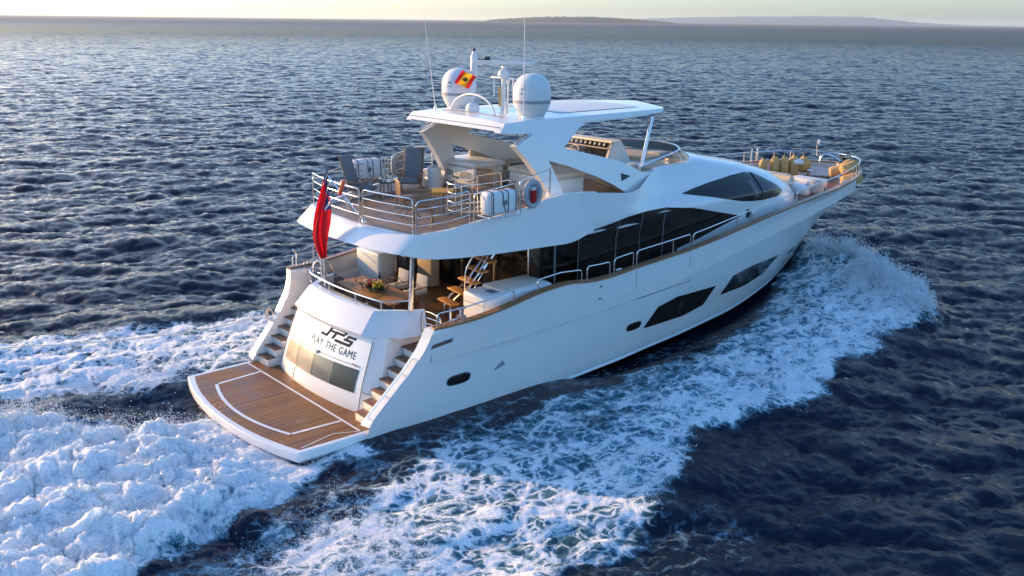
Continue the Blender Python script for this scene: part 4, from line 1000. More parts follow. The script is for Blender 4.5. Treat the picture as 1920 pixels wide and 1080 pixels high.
bk_ = MB(); bk_.tube([(8.72, 0, 7.2), (8.70, 0, 7.75)], .03, 6); bk_.build('mast_stripe', 'ytable', MA)
hoop = MB(); hoop.tube([(7.75, .95 * math.cos(a) - .0, 7.06 + .52 * math.sin(a)) for a in np.linspace(0, math.pi, 22)], .028, 7); hoop.build('mast_hoop', 'radome', Y)
gd = MB(); gd.lathe([(.0, 0), (.17, 0), (.19, .08)] + [(.19 * math.cos(a), .1 + .16 * math.sin(a)) for a in np.linspace(.1, 1.5, 7)], (7.95, .25, 7.08), 20); gd.build('gps_dome', 'radome', Y)
nl = MB(); nl.tube([(8.9, 1.38, 7.6), (8.9, 1.38, 8.1)], .05, 10); nl.lathe([(.105, 0), (.11, .02), (.11, .5), (.09, .62), (.05, .72), (.0, .74)], (8.9, 1.38, 7.93), 16); NL = nl.build('light_mast', 'radome', Y)
m = MB(); m.lathe([(0, 0), (.04, 0), (.04, .07), (0, .08)], (8.9, 1.38, 8.67), 10); m.build('lamp', 'black', NL)
m = MB(); m.box((9.15, 1.1, 8.44), (.16, .14, .16), .03); m.tube([(8.9, 1.36, 8.42), (9.15, 1.1, 8.42)], .012, 5); m.build('camera_lamp', 'black', NL)
for (x0, y0, z0), (x1, y1, z1) in (((7.9, 1.92, 7.05), (7.55, 1.95, 9.75)), ((7.92, -1.92, 7.02), (8.02, -1.80, 9.85))):
    m = MB(); m.tube([(x0, y0, z0), (x1, y1, z1)], .016, 7, r2=.006); W_ = m.build('whip_aerial', 'radome', Y)
    m = MB(); m.lathe([(.05, 0), (.05, .04), (.025, .10), (.025, .16)], (x0, y0, z0 - .02), 10); m.build('aerial_base', 'steel', W_)
m = MB(); m.lathe([(.0, 0), (.05, 0), (.05, .3), (.0, .31)], (8.1, -1.02, 7.12), 10); m.lathe([(.0, 0), (.04, 0), (.045, .08), (.0, .1)], (8.2, -.95, 7.9), 10); m.tube([(8.2, -.95, 7.1), (8.2, -.95, 7.95)], .016, 6); m.build('horn_post', 'radome', Y)

# ---------------------------------------------------------------- rails
def rail_section(path, h, bars, name='railing', posts=(0, -1), r=.018, close_top=True, parent=None, corner=.12):
    """path: base points; top rail at height h with rounded ends turning down into the posts"""
    P_ = [np.array(p, float) for p in path]; up = np.array([0, 0, h]); m = MB()
    top = [p + up for p in P_]
    a, b_ = P_[0], P_[-1]
    ta = (top[1] - top[0]) / np.linalg.norm(top[1] - top[0]); tb = (top[-2] - top[-1]) / np.linalg.norm(top[-2] - top[-1])
    def bend(t, d): 
        c = t + d * corner - np.array([0, 0, corner]); return [c - d * corner * math.cos(k) + np.array([0, 0, corner * math.sin(k)]) for k in np.linspace(0, math.pi / 2, 6)]
    pts = [a] + bend(top[0], ta) + top[1:-1] + bend(top[-1], tb)[::-1] + [b_]
    m.tube(pts, r, 8)
    for k in range(1, bars + 1):
        hh = h * k / (bars + 1); m.tube([p + np.array([0, 0, hh]) for p in P_], r * .62, 6)
    for i in posts:
        if i in (0, -1): continue
        m.tube([P_[i], P_[i] + up], r * .9, 8)
    m.build(name, 'steel', parent or Y, sharp=60); return m
bx_ = lambda y: 4.08 + bulge(y, 2.6, .38) + .10
def aft_rail(y0, y1, n=8): return [(bx_(y), y, 4.60) for y in np.linspace(y0, y1, n)]
rail_section(aft_rail(2.5, -.42, 9), .86, 3, corner=.06); rail_section(aft_rail(-.58, -2.34, 7), .86, 3)
fl = lambda x: -(float(fascia_w(x)) - .14)
def side_rail(x0, x1, sgn, n=6): return [(x, fl(x) * sgn, float(fascia_hi(x)) + .0) for x in np.linspace(x0, x1, n)]
for sgn in SIDES:
    rail_section([(bx_(2.42), -2.44 * sgn, 4.60)] + side_rail(4.45, 5.5, sgn, 4), .80, 3)
    rail_section(side_rail(5.62, 6.85, sgn), .70, 1 if sgn == 1 else 3); rail_section(side_rail(6.98, 7.9, sgn, 4) + [(8.25, -2.62 * sgn, 5.12)], .74, 2)
# guard rail round the stair well
G_ = [(7.9, -1.05), (7.1, -1.02), (6.4, -.98), (6.05, -1.08), (5.92, -1.4), (6.0, -1.75), (6.5, -2.0), (7.4, -2.05)]
gp = [(x, y, float(fly_z(x)) + .01) for x, y in spline([(x, y) for x, y in G_], 4)]
rail_section(gp, .92, 3, name='stair_guard', posts=(4, 8, 14, 20), r=.018)
# ---------------------------------------------------------------- side deck rails on the cap
def cap_pt(x, d=.10): return (x, -(float(sheer_y(x)) - d), float(sheer_z(x)) + .04)
def cap_rail_sec(x0, x1, h, sgn, bars=0, posts=(), n=None, h2=None):
    n = n or max(3, int((x1 - x0) / .5)); pts = [cap_pt(x) for x in np.linspace(x0, x1, n)]; pts = [(x, y * sgn, z) for x, y, z in pts]
    rail_section(pts, h, bars, name='side_rail', posts=tuple(posts), r=.02, corner=.10)
for sgn in SIDES:
    cap_rail_sec(3.92, 6.2, .30, sgn, posts=(3,)); cap_rail_sec(7.0, 8.55, .28, sgn); cap_rail_sec(8.75, 9.62, .36, sgn); cap_rail_sec(9.78, 10.55, .40, sgn); cap_rail_sec(10.68, 13.0, .40, sgn, posts=(2,))
    cap_rail_sec(13.12, 16.0, .38, sgn, posts=(3,)); cap_rail_sec(16.12, 18.6, .36, sgn); cap_rail_sec(18.75, 24.4, .38, sgn, posts=(3, 6, 9))
    for x in (9.95, 4.35, 22.6):
        m = MB(); c = cap_pt(x); m.tube([(c[0] - .12, c[1] - .01, c[2] + .07), (c[0] + .12, c[1] - .01, c[2] + .07)], .02, 7); m.tube([(c[0] - .05, c[1], c[2]), (c[0] - .05, c[1], c[2] + .07)], .02, 6); m.tube([(c[0] + .05, c[1], c[2]), (c[0] + .05, c[1], c[2] + .07)], .02, 6)
        m = m if sgn == 1 else m.mirror(); m.build('mooring_cleat', 'steel', Y)
for x, h in ((15.2, .5), (19.4, .5), (20.3, .46), (24.2, .5), (24.45, .5)):
    m = MB(); c = cap_pt(x); m.tube([(c[0], -c[1], c[2]), (c[0] + .02, -c[1], c[2] + h)], .03, 7); m.build('rail_post', 'steel', Y)
# transom rail, gate, pole
tr_ = MB(); ys = np.linspace(1.75, -1.75, 15)
tpts = [(4.0, 2.1, 2.9), (3.62, 1.95, 2.9)] + [(3.52 + arcx(y, 1.8, .15), y, 2.90) for y in ys] + [(3.66, -1.95, 2.90), (4.05, -2.12, 2.90), (4.16, -2.14, 2.82), (4.18, -2.14, 2.62)]
tr_.tube(tpts, .022, 8)
for k in (2, 7, 12, 16): tr_.tube([tpts[k], (tpts[k][0] + .02, tpts[k][1], 2.62)], .018, 6)
tr_.build('transom_rail', 'steel', Y)
m = MB(); m.tube([(4.10, -2.14, 2.62), (4.14, -2.20, 3.98)], .045, 10); m.tube([(4.22, -2.05, 2.62), (4.25, -2.1, 4.0)], .022, 8); m.build('overhang_post', 'steel', Y)
m = MB(); m.tube([(4.10, 2.14, 2.62), (4.14, 2.20, 3.98)], .045, 10); m.build('overhang_post', 'steel', Y)
for sgn in SIDES:
    g = MB(); gpts = [(4.35, -2.28, 1.95), (4.35, -2.28, 2.55), (4.36, -2.5, 2.66), (4.38, -2.85, 2.64), (4.40, -2.98, 2.52), (4.40, -2.98, 1.95)]
    g.tube(spline(gpts, 4), .019, 7, closed=False)
    for z in (2.15, 2.35, 2.5): g.tube([(4.35, -2.28, z), (4.40, -2.98, z)], .011, 6)
    g = g if sgn == 1 else g.mirror(); g.build('boarding_gate', 'steel', Y)
    w = MB(); w.lathe([(.12, 0), (.12, .03), (.06, .06), (.06, .2), (.11, .23), (.11, .26), (.0, .27)], (4.75, -3.36, 2.66), 18)
    w = w if sgn == 1 else w.mirror(); w.build('capstan', 'steel', Y)
    hr = MB(); e = hull_point(np.zeros(12), np.linspace(.25, .72, 12)) + (-.06, .16, .06); hr.tube([tuple(p) for p in e], .018, 7)
    for k in (0, 4, 8, 11): hr.tube([tuple(e[k]), tuple(e[k] + (.07, -.0, -.05))], .014, 6)
    hr = hr if sgn == 1 else hr.mirror(); hr.build('step_handrail', 'steel', Y)
# bent tube hand hoops on the port quarter
m = MB(); m.tube(spline([(4.0, 3.45, 2.66), (4.02, 3.46, 3.0), (3.9, 3.42, 3.16)], 4), .028, 8); m.build('hand_hoop', 'steel', Y)
m = MB(); m.tube([(4.6, 3.5, 2.66), (4.6, 3.5, 3.1)], .02, 7); m.build('rail_post', 'steel', Y)
m = MB(); m.tube(spline([(4.3, 3.0, 2.3), (4.3, 3.0, 2.72), (4.5, 2.9, 2.86), (4.75, 2.8, 2.7), (4.8, 2.75, 2.3)], 4), .028, 8); m.build('hand_hoop', 'steel', Y)
# ---------------------------------------------------------------- cockpit fittings
boxpart('bar_unit', 'gel2', (6.15, 2.62, 2.42), (.55, 1.25, 1.15), .08)
boxpart('bar_recess', 'dark_in', (6.6, 1.7, 2.5), (.3, .5, 1.2), .02)
boxpart('side_pillar', 'tan', (7.3, 1.55, 2.9), (.3, .7, 1.9), .02)
LK = boxpart('side_locker', 'gel', (6.75, -2.75, 2.38), (2.3, .95, 1.15), .10)
boxpart('lid', 'cream', (7.0, -2.72, 2.97), (1.5, .85, .05), .02, parent=LK)
lt = MB(); lt.tube([(5.585, -3.2, 2.70), (5.585, -2.3, 2.70)], .006, 5); lt.box((6.05, -2.9, 2.965), (.22, .28, .012), .004); lt.build('locker_vent', 'seam', LK)
boxpart('aft_settee', 'gel2', (3.95, .1, 1.95), (.62, 3.3, .42), .05)
boxpart('settee_cushion', 'lgrey', (3.98, .1, 2.2), (.6, 3.2, .12), .04)
boxpart('settee_back', 'lgrey', (3.70, .1, 2.38), (.12, 3.1, .34), .04)
# curved stair up to the flybridge
stp = [(6.0, -1.15, 2.30), (6.30, -1.22, 2.56), (6.62, -1.28, 2.80), (6.86, -1.33, 3.08), (7.10, -1.38, 3.32), (7.35, -1.42, 3.6)]
ST = MB()
ST.tube(spline([(5.92, -1.35, 1.85)] + [(x + .1, y - .02, z - .06) for x, y, z in stp], 3), .035, 8); ST.tube(spline([(6.0, -.95, 1.85)] + [(x + .1, y + .22, z - .06) for x, y, z in stp], 3), .03, 8)
ST = ST.build('flybridge_stair', 'steel', Y)
for x, y, z in stp:
    m = MB(); m.box((x, y, z), (.28, .74, .05), .012, Matrix.Rotation(-.12, 3, 'Z')); m.build('stair_tread', 'table_teak', ST)
hd = MB(); hd.tube(spline([(6.28, -1.52, 1.86), (6.28, -1.52, 2.95), (6.40, -1.55, 3.35), (6.7, -1.58, 3.75), (7.1, -1.6, 4.1)], 5), .020, 8)
for k in range(3): hd.tube([(6.34 + .0 * k, -1.50 + .0, 2.25 + .28 * k), (7.0 + .08 * k, -1.58, 3.25 + .28 * k)], .014, 6)
hd.build('stair_handrail', 'steel', ST)
# ---------------------------------------------------------------- foredeck mouldings
def fz(x): return float(deck_h(x))
fdk = MB(); 
boxpart('bow_settee', 'gel', (22.75, .1, 3.52), (.95, 3.2, .40), .08)
boxpart('bow_sun_pad', 'cream', (21.9, .4, 3.78), (1.1, 2.6, .16), .07)
m = MB(); m.tube([(22.45, 1.35, 3.86), (22.45, -.75, 3.86)], .17, 14); m.build('bolster_cushion', 'tan', Y)
boxpart('bow_locker', 'gel2', (23.55, -.75, 3.68), (.7, 1.3, .34), .05)
boxpart('bow_table', 'cream', (23.3, .7, 3.85), (.7, 1.3, .06), .02)
m = MB(); m.lathe([(0, 0), (.12, 0), (.12, .1), (.07, .14), (.07, .26), (.12, .3), (.10, .36), (0, .37)], (25.55, .45, 3.5), 20); m.build('anchor_windlass', 'steel', Y)
m = MB(); m.lathe([(0, 0), (.2, 0), (.22, .06), (.16, .16), (0, .2)], (25.2, .75, 4.06), 18); m.build('deck_light', 'radome', Y)
bl = MB(); bl.tube(spline([(25.9, .25, 4.02), (25.95, .2, 4.35), (26.05, .1, 4.45), (26.3, -.1, 4.36), (26.55, -.4, 4.12)], 5), .045, 8); bl.tube([(25.75, .3, 4.4), (25.72, .32, 4.85)], .022, 7); bl.tube([(25.98, .2, 4.44), (25.75, .3, 4.42)], .03, 7); BL = bl.build('anchor_light_post', 'steel', Y)
m = MB(); m.box((25.78, .27, 4.95), (.14, .07, .20), .03, Matrix.Rotation(.5, 3, 'Y')); m.build('lamp', 'radome', BL)
pr_ = MB(); br = [cap_pt(x) for x in (24.5, 25.2, 25.8, 26.25)]; br2 = [(x, -y, z) for x, y, z in br[::-1]]
pr_.tube(spline([(x, y, z + .36) for x, y, z in br] + [(26.62, 0, 4.46)] + [(x, y, z + .36) for x, y, z in br2], 4), .024, 8)
for x, y, z in br + br2: pr_.tube([(x, y, z), (x, y, z + .36)], .02, 7)
pr_.build('pulpit_rail', 'steel', Y)
# ---------------------------------------------------------------- loose things on board
# ensign on its staff
st = empty('ensign_staff', (3.98, -.35, 4.6)); tag(st, 'slim steel flagstaff leaning aft from the flybridge edge', 'flagstaff')
m = MB(); m.tube([(.0, 0, 0), (-.62, .60, 1.12)], .020, 8); m.tube([(-.62, .60, 1.12), (-.75, .72, 1.42)], .016, 7, r2=.008); m.build('staff', 'steel', st)
m = MB(); m.lathe([(.07, 0), (.06, .05), (.03, .09), (0, .1)], (0, 0, -.02), 12); m.build('socket', 'steel', st)
def flag_red():
    # hangs limp from the staff: a folded cloth strip, its profile width swinging, dropping to the overhang
    rows = []; tops = np.array([3.34, .28, 5.86]); 
    prof = [(0, .06, 0), (.10, .09, 0), (.22, .13, .02), (.34, .27, .03), (.46, .36, .05), (.58, .40, .06), (.72, .36, .06), (.84, .27, .03), (.93, .22, .0), (1.0, .19, -.02)]
    path = spline([(3.36, .34, 5.86), (3.30, .30, 5.55), (3.22, .26, 5.15), (3.12, .25, 4.75), (3.02, .18, 4.35), (2.98, .08, 3.98), (2.98, .02, 3.72)], 8)
    n = len(path); dirw = np.array([.76, -.65, 0]); dird = np.array([.65, .76, 0])
    for i, p in enumerate(path):
        s = i / (n - 1); w = .88 * np.interp(s, [q[0] for q in prof], [q[1] for q in prof]); row = []
        for k in range(33):
            u = k / 32 - .5
            row.append(np.array(p) + dirw * (u * 2 * w * .62 + .02 * math.sin(9 * s + 7 * u)) + dird * (.085 * math.sin(u * 15 + 2.2 * s) * (.4 + s) + .02 * math.sin(14 * s)))
        rows.append(row)
    return np.array(rows)
R = flag_red(); nr, nc = R.shape[:2]
fl_ = MB().grid(R); mid = []
fm_ = []
for i in range(nr - 1):
    for j in range(nc - 1):
        s, u = i / (nr - 1), j / (nc - 1); k = 0
        if s < .17: k = 1
        if .10 < s < .42 and u > .52 + .10 * math.sin(s * 9): k = 1
        if k == 1 and (abs((u * 2.2 + s * 7) % 1.0 - .5) < .10): k = 2
        if k == 1 and (abs((u * 2.6 - s * 6) % 1.3 - .5) < .09): k = 3
        fm_.append(k)
en = fl_.build('red_ensign', None, None, sharp=80, mats=['red', 'navy', 'white_cloth', 'flagred'], fmat=fm_, recalc=False)
tag(en, 'limp red ensign with dark blue canton hanging from the stern flagstaff', 'flag')
li = empty('rescue_light', (3.56, -.02, 5.45)); tag(li, 'small orange rescue light clipped beside the red ensign', 'rescue light')
m = MB(); m.box((0, 0, 0), (.11, .11, .40), .04, Matrix.Rotation(.35, 3, 'Y')); m.build('case', 'orange', li)
m = MB(); m.tube([(.06, .0, -.2), (.16, -.05, -.55)], .02, 7); m.build('bracket', 'white_cloth', li)
# pole carrying the ensign's foot down to the transom
m = MB(); m.tube([(3.62, 1.12, 2.62), (3.55, 1.02, 3.9)], .04, 9); m.build('overhang_pole', 'steel', Y)
# courtesy flag
V = []; rows = []
o_ = np.array([8.12, .95, 8.17]); ax = np.array([.36, -.30, -.20]); ay = np.array([-.20, .17, -.42])
for i in range(13):
    rows.append([o_ + ax * (i / 12) * .86 + ay * (j / 12) * .82 + np.array([.4, .45, 0]) * .05 * math.sin(i * .8 + j * .3) for j in range(13)])
# bands run along the fly (ay): outer quarters red, middle half yellow with a small crest
cf = MB().grid(np.array(rows)); fm_ = []
for i in range(12):
    for j in range(12):
        k = 0 if (i < 3 or i > 8) else 1
        if 4 <= i <= 7 and 4 <= j <= 7 and (i in (5, 6) or j in (5, 6)): k = 2
        fm_.append(k)
sf = cf.build('courtesy_flag', None, None, sharp=80, mats=['flagred', 'yellow', 'leaf'], fmat=fm_, recalc=False)
tag(sf, 'small red and yellow striped flag in front of the port satellite dome', 'flag')
m = MB(); m.tube([(8.5, .66, 8.02), (8.15, .93, 8.2), (8.05, 1.25, 8.45), (8.9, 1.38, 8.6)], .006, 5); m.build('flag_halyard', 'white_cloth', Y)

# life rafts in their cradles
def life_raft(name, loc, rz, label):
    r = empty(name, loc, rz); tag(r, label, 'life raft', 'life raft canisters on the flybridge rails')
    m = MB(); m.box((0, 0, .34), (.98, .40, .58), .11, None, 4); m.build('canister', 'raft', r)
    m = MB()
    for x in (-.36, -.05, .12, .38):
        lo = [(x + (.10 if x == -.05 else 0), .205, .10), (x, .21, .34), (x, .208, .52), (x, .196, .575), (x, .155, .622), (x, .10, .64), (x, -.10, .64), (x, -.155, .622), (x, -.196, .575), (x, -.208, .52), (x, -.21, .34), (x + (.10 if x == -.05 else 0), -.205, .10)]; m.tube(lo, .012, 5)
    m.build('strap', 'strap', r)
    m = MB()
    for x in (-.48, .48): m.tube([(x, -.25, .02), (x, .25, .02), (x, .27, .5)], .016, 6); m.tube([(x, -.25, .02), (x, -.27, .62)], .016, 6)
    m.tube([(-.5, -.25, .02), (.5, -.25, .02)], .016, 6); m.tube([(-.5, .25, .02), (.5, .25, .02)], .016, 6); m.build('cradle', 'steel', r)
    m = MB(); m.box((.0, -.25, .36), (.07, .03, .12), .01); m.build('release_unit', 'seam', r)
    return r
life_raft('life_raft', (6.22, -2.98, 4.90), .03, 'white strapped life raft canister hung on the starboard flybridge rail beside the lifebuoy')
life_raft('life_raft', (6.15, 2.98, 4.98), -.03, 'white life raft canister on the far port flybridge rail behind the grey deck chairs')
# lifebuoys
def lifebuoy(loc, rz, label, tilt=.0):
    r = empty('lifebuoy', loc, rz); tag(r, label, 'lifebuoy', 'lifebuoys on the flybridge rails')
    m = MB(); m.tube([(.26 * math.cos(a), 0, .30 + .30 * math.sin(a)) for a in np.linspace(0, 2 * math.pi, 28, endpoint=False)], .075, 10, closed=True); m.build('ring', 'lgrey', r)
    m = MB(); m.box((.0, -.03, .26), (.17, .12, .38), .05); m.build('light_float', 'flagred', r)
    m = MB(); m.box((-.02, -.035, .44), (.19, .13, .10), .04); m.build('light_cap', 'white_cloth', r)
    m = MB(); m.lathe([(.0, 0), (.22, 0), (.23, .04), (0, .05)], (0, .04, .30), 20, Matrix.Rotation(math.pi / 2, 3, 'X')); m.build('cover', 'bluegrey', r)
    return r
lifebuoy((7.32, -2.98, 5.02), .05, 'grey covered lifebuoy with red float light on the starboard rail')
lifebuoy((7.30, 2.92, 5.05), math.pi, 'tan looking lifebuoy on the port rail half hidden behind the upright deck chair')
# reclining deck chairs
def deck_chair():
    r = empty('deck_chair')
    m = MB(); m.box((.05, 0, .42), (.56, .54, .09), .035); m.build('seat_cushion', 'grey', r)
    m = MB(); m.box((-.40, 0, .86), (.09, .54, .92), .04, Matrix.Rotation(-.30, 3, 'Y'), 3); m.build('back_cushion', 'grey', r)
    m = MB()
    for s in (1, -1):
        m.box((.02, .31 * s, .60), (.62, .06, .035), .01); m.tube([(.30, .31 * s, .0), (.10, .31 * s, .38), (-.20, .31 * s, .60)], .022, 6); m.tube([(-.30, .31 * s, 0), (.02, .31 * s, .38), (.26, .31 * s, .60)], .022, 6)
        m.tube([(-.24, .285 * s, .36), (-.55, .285 * s, 1.30)], .018, 6)
    m.box((.0, 0, .36), (.56, .58, .03), .008); m.build('frame', 'wood', r)
    return r
dc = deck_chair(); dc.location = (7.02, 1.98, 4.62); dc.rotation_euler.z = math.radians(222)
tag(dc, 'tall grey cushioned deck chair facing the stern in front of the white bin', 'deck chair', 'grey cushioned deck chairs on the flybridge')
d2 = copy_tree(dc); d2.location = (5.42, 2.02, 4.56); d2.rotation_euler.z = math.radians(-62); d2['label'] = 'reclined grey cushioned deck chair nearest the ensign at the port rail'
# brown slatted folding chairs
def fold_chair():
    r = empty('folding_chair')
    m = MB()
    for k in range(6): m.box((.17 - .07 * k, 0, .45), (.05, .44, .022), .006)
    m.build('seat', 'wood', r)
    m = MB()
    for k in range(9): m.box((-.27 - .012 * 0, -.18 + .045 * k, .72), (.018, .028, .40), .005)
    m.box((-.29, 0, .94), (.03, .50, .07), .02); m.box((-.25, 0, .52), (.025, .46, .05), .01); m.build('backrest', 'wood', r)
    m = MB()
    for s in (1, -1):
        m.box((-.27, .235 * s, .62), (.035, .03, .70), .008); m.tube([(.24, .235 * s, 0), (-.22, .235 * s, .48)], .018, 6); m.tube([(-.28, .235 * s, 0), (.20, .235 * s, .46)], .018, 6); m.box((-.03, .25 * s, .64), (.46, .045, .025), .008)
    m.build('frame', 'wood', r)
    return r
fc_ = fold_chair(); fc_.location = (5.02, -1.45, 4.545); fc_.rotation_euler.z = math.radians(48)
tag(fc_, 'brown slatted folding chair seen from behind at the aft flybridge rail', 'folding chair', 'brown folding chairs on the flybridge')
for (x, y, rz, lb) in ((7.55, -.55, 200, 'brown folding chair with its tall back beside the stair well rail'), (5.35, -.35, -20, 'brown folding chair between the stern rail and the yellow round table'), (6.9, -2.25, 120, 'brown folding chair close to the starboard life raft')):
    c = copy_tree(fc_); c.location = (x, y, float(fly_z(x)) + .012); c.rotation_euler.z = math.radians(rz); c['label'] = lb
cs = MB(); cs.box((0, 0, 0), (.48, .46, .07), .03); cu_ = cs.build('seat_cushion', 'grey', None); cu_.location = (5.42, -.37, 5.06); cu_.rotation_euler.z = math.radians(-20); tag(cu_, 'loose grey cushion on the folding chair by the yellow table', 'cushion')
# tables
def round_table(loc, r, h, topm, legm, label, name='side_table'):
    t = empty(name, loc); tag(t, label, 'table')
    m = MB(); m.lathe([(.0, h - .04), (r, h - .04), (r + .01, h - .02), (r, h), (0, h)], (0, 0, 0), 28); m.build('table_top', topm, t)
    for k in range(4):
        a = k * math.pi / 2 + .6; m = MB(); m.tube([(r * .75 * math.cos(a), r * .75 * math.sin(a), 0), (r * .55 * math.cos(a), r * .55 * math.sin(a), h - .03)], .018, 6); m.build('leg', legm, t)
    return t
round_table((6.22, 2.05, 4.59), .26, .50, 'green', 'wood', 'low round table with dark green top between the grey deck chairs')
round_table((6.05, -.80, 4.585), .34, .66, 'ytable', 'wood', 'round yellow wooden table on the flybridge by the stair rail')
for (x, y, h, rad, mt, lb) in ((6.15, 1.98, .16, .035, 'white_cloth', 'white cup on the dark green round table'),):
    m = MB(); m.lathe([(.0, 0), (rad, 0), (rad * 1.2, h * .6), (rad * 1.1, h * .6), (0, .02)], (x, y, 5.093), 14); o = m.build('cup', mt, None); tag(o, lb, 'cup')

# ---------------------------------------------------------------- cockpit table and what is round it
tb = empty('dining_table', (4.95, .65, 1.80)); tag(tb, 'long honey teak dining table in the aft cockpit', 'dining table')
top_ = [(-.52, 1.35), (.43, 1.45), (.43, -.95), (.38, -1.1), (-.40, -1.45), (-.50, -1.35)]
edge = []
for i in range(len(top_)):
    a, b_ = np.array(top_[i]), np.array(top_[(i + 1) % len(top_)]); edge += [tuple(a + (b_ - a) * k / 5) for k in range(5)]
edge = [(x - (.06 * (1 - (y / 1.4) ** 2) if x < -.35 else 0), y) for x, y in edge]
m = MB(); m.prism([(x, y, .62) for x, y in edge], [(x, y, .57) for x, y in edge]); m.build('table_top', 'table_teak', tb)
for y in (.75, -.75):
    m = MB(); m.lathe([(.20, 0), (.20, .02), (.06, .05), (.05, .5), (.12, .57)], (0, y, 0), 18); m.build('pedestal', 'steel', tb)
fa = empty('flower_arrangement', (4.82, .62, 2.425)); tag(fa, 'low flower arrangement of yellow and red blooms on the dining table', 'flowers')
m = MB(); m.lathe([(.0, 0), (.09, 0), (.11, .09), (.10, .10), (0, .09)], (-.02, -.05, 0), 16); m.build('bowl', 'cream', fa)
lf = MB()
for k in range(230):
    a, e = rng.uniform(0, 2 * math.pi), rng.uniform(.02, .9); L_ = rng.uniform(.12, .30); c = Vector((rng.normal(0, .10), rng.normal(0, .22), .05)); d = Vector((math.cos(a) * math.cos(e), 1.3 * math.sin(a) * math.cos(e), math.sin(e) * .8))
    s = d.cross(Vector((0, 0, 1))).normalized() * .022; lf.add([c, c + d * L_ * .5 + s, c + d * L_, c + d * L_ * .5 - s], [(0, 1, 2, 3)])
lf.build('foliage', 'leaf', fa, recalc=False)
for mt, n_, yc, nm in (('flow_y', 26, -.12, 'yellow_bloom'), ('flow_r', 20, .12, 'red_bloom'), ('flow_w', 10, .22, 'pale_bloom')):
    m = MB(); m.lathe([(.0, .08), (.05, .09), (.05, .12), (0, .13)], (0, yc, 0), 8)
    for k in range(n_):
        m.lathe([(0, -.02), (.03, -.01), (.035, .012), (.018, .028), (0, .03)], (rng.normal(0, .09), rng.normal(yc, .085), rng.uniform(.10, .24)), 7)
    m.build(nm, mt, fa)
bo = empty('bottle', (5.28, 1.05, 2.425)); tag(bo, 'dark wine bottle standing on the dining table by the flowers', 'bottle')
m = MB(); m.lathe([(0, 0), (.045, 0), (.047, .02), (.047, .20), (.018, .27), (.016, .33), (.019, .335), (.017, .345), (0, .345)], (0, 0, 0), 16); m.build('glass', 'glass', bo)
m = MB(); m.lathe([(.048, .05), (.0485, .055), (.0485, .15), (.048, .155)], (0, 0, 0), 16, cap=False); m.build('bottle_label', 'cream', bo)
for (x, y, nm) in ((5.2, .85, 'tall clear wine glass nearest the bottle on the dining table'), (5.32, .70, 'wine glass on the forward edge of the dining table')):
    m = MB(); m.lathe([(.035, 0), (.008, .01), (.008, .09), (.04, .14), (.045, .19), (.036, .23)], (x, y, 2.425), 14, cap=False); o = m.build('wine_glass', clear_glass('wine_glass_clear', (.92, .93, .94)) if 'wg' not in M else M['wg'], None); tag(o, nm, 'wine glass', 'glasses on the dining table')
# tub chair under a grey cover at the port end, two pale chairs forward of the table
tc_ = empty('covered_chair', (4.62, 2.72, 1.81)); tag(tc_, 'tub chair under a dark grey cover at the port end of the dining table', 'chair')
m = MB(); rings = []
for z, k, dy in ((0, 1, 0), (.3, 1.0, 0), (.42, .97, 0), (.5, .9, .02)):
    rings.append([(.42 * k * math.copysign(abs(math.cos(t)) ** .5, math.cos(t)), .36 * k * math.copysign(abs(math.sin(t)) ** .5, math.sin(t)) + dy, z + (.16 * max(0, -math.cos(t)) ** .8 + .10 * abs(math.sin(t)) if z > .4 else 0)) for t in np.linspace(0, 2 * math.pi, 28, endpoint=False)])
m.grid(rings, cv=True); m.f.append(tuple(range(3 * 28, 4 * 28))); m.build('cover', 'grey', tc_)
m = MB(); m.box((0, 0, .02), (.6, .5, .06), .02); m.build('base', 'wood', tc_)
def dining_chair():
    r = empty('dining_chair'); m = MB(); m.box((0, 0, .46), (.50, .50, .08), .03); m.build('seat', 'lgrey', r)
    m = MB(); m.box((.24, 0, .70), (.05, .50, .42), .02, Matrix.Rotation(.12, 3, 'Y')); m.build('backrest', 'lgrey', r)
    for sx in (.22, -.22):
        for sy in (.22, -.22): m = MB(); m.box((sx, sy, .21), (.04, .04, .42), .008); m.build('leg', 'wood', r)
    m = MB()
    for s in (1, -1): m.box((.02, .26 * s, .62), (.46, .04, .03), .008); m.box((-.2, .26 * s, .53), (.03, .03, .18), .006)
    m.build('arm', 'wood', r); return r
q = dining_chair(); q.location = (5.78, .95, 1.83); tag(q, 'pale woven dining chair across the table from the flowers', 'dining chair', 'pale dining chairs by the cockpit table')
q2 = copy_tree(q); q2.location = (5.85, .15, 1.83); q2['label'] = 'pale woven dining chair nearest the steel overhang post'

# ---------------------------------------------------------------- fenders on the foredeck
def fender(kind):
    r = empty('fender')
    if kind == 'long':
        prof = [(0, 0), (.12, .01), (.18, .06), (.195, .14), (.195, .62), (.17, .72), (.10, .82), (.07, .86), (0, .87)]
    else: prof = [(0, 0), (.12, .02), (.22, .09), (.28, .20), (.30, .32), (.28, .44), (.21, .55), (.12, .63), (.07, .68), (0, .69)]
    m = MB(); m.lathe(prof, (0, 0, 0), 22); m.build('cover', 'fender', r)
    z = prof[-1][1]; m = MB(); m.lathe([(0, z - .03), (.075, z - .03), (.06, z + .06), (.035, z + .10), (0, z + .11)], (0, 0, 0), 12); m.tube([(0, 0, z + .08), (.03, .02, z + .16)], .012, 5); m.build('eye', 'black', r)
    return r
f0 = fender('long'); first = True
FD = [(24.25, 1.78, 3.52, .82, 'slim fender in ochre cover, first of the row on the port foredeck'), (24.62, 1.48, 3.50, .98, 'tall ochre fender second in the row along the port foredeck'), (24.92, 1.22, 3.48, .98, 'tall ochre fender in the middle of the foredeck row'), (25.22, .96, 3.46, 1.06, 'tallest ochre fender, next to the round one on the foredeck')]
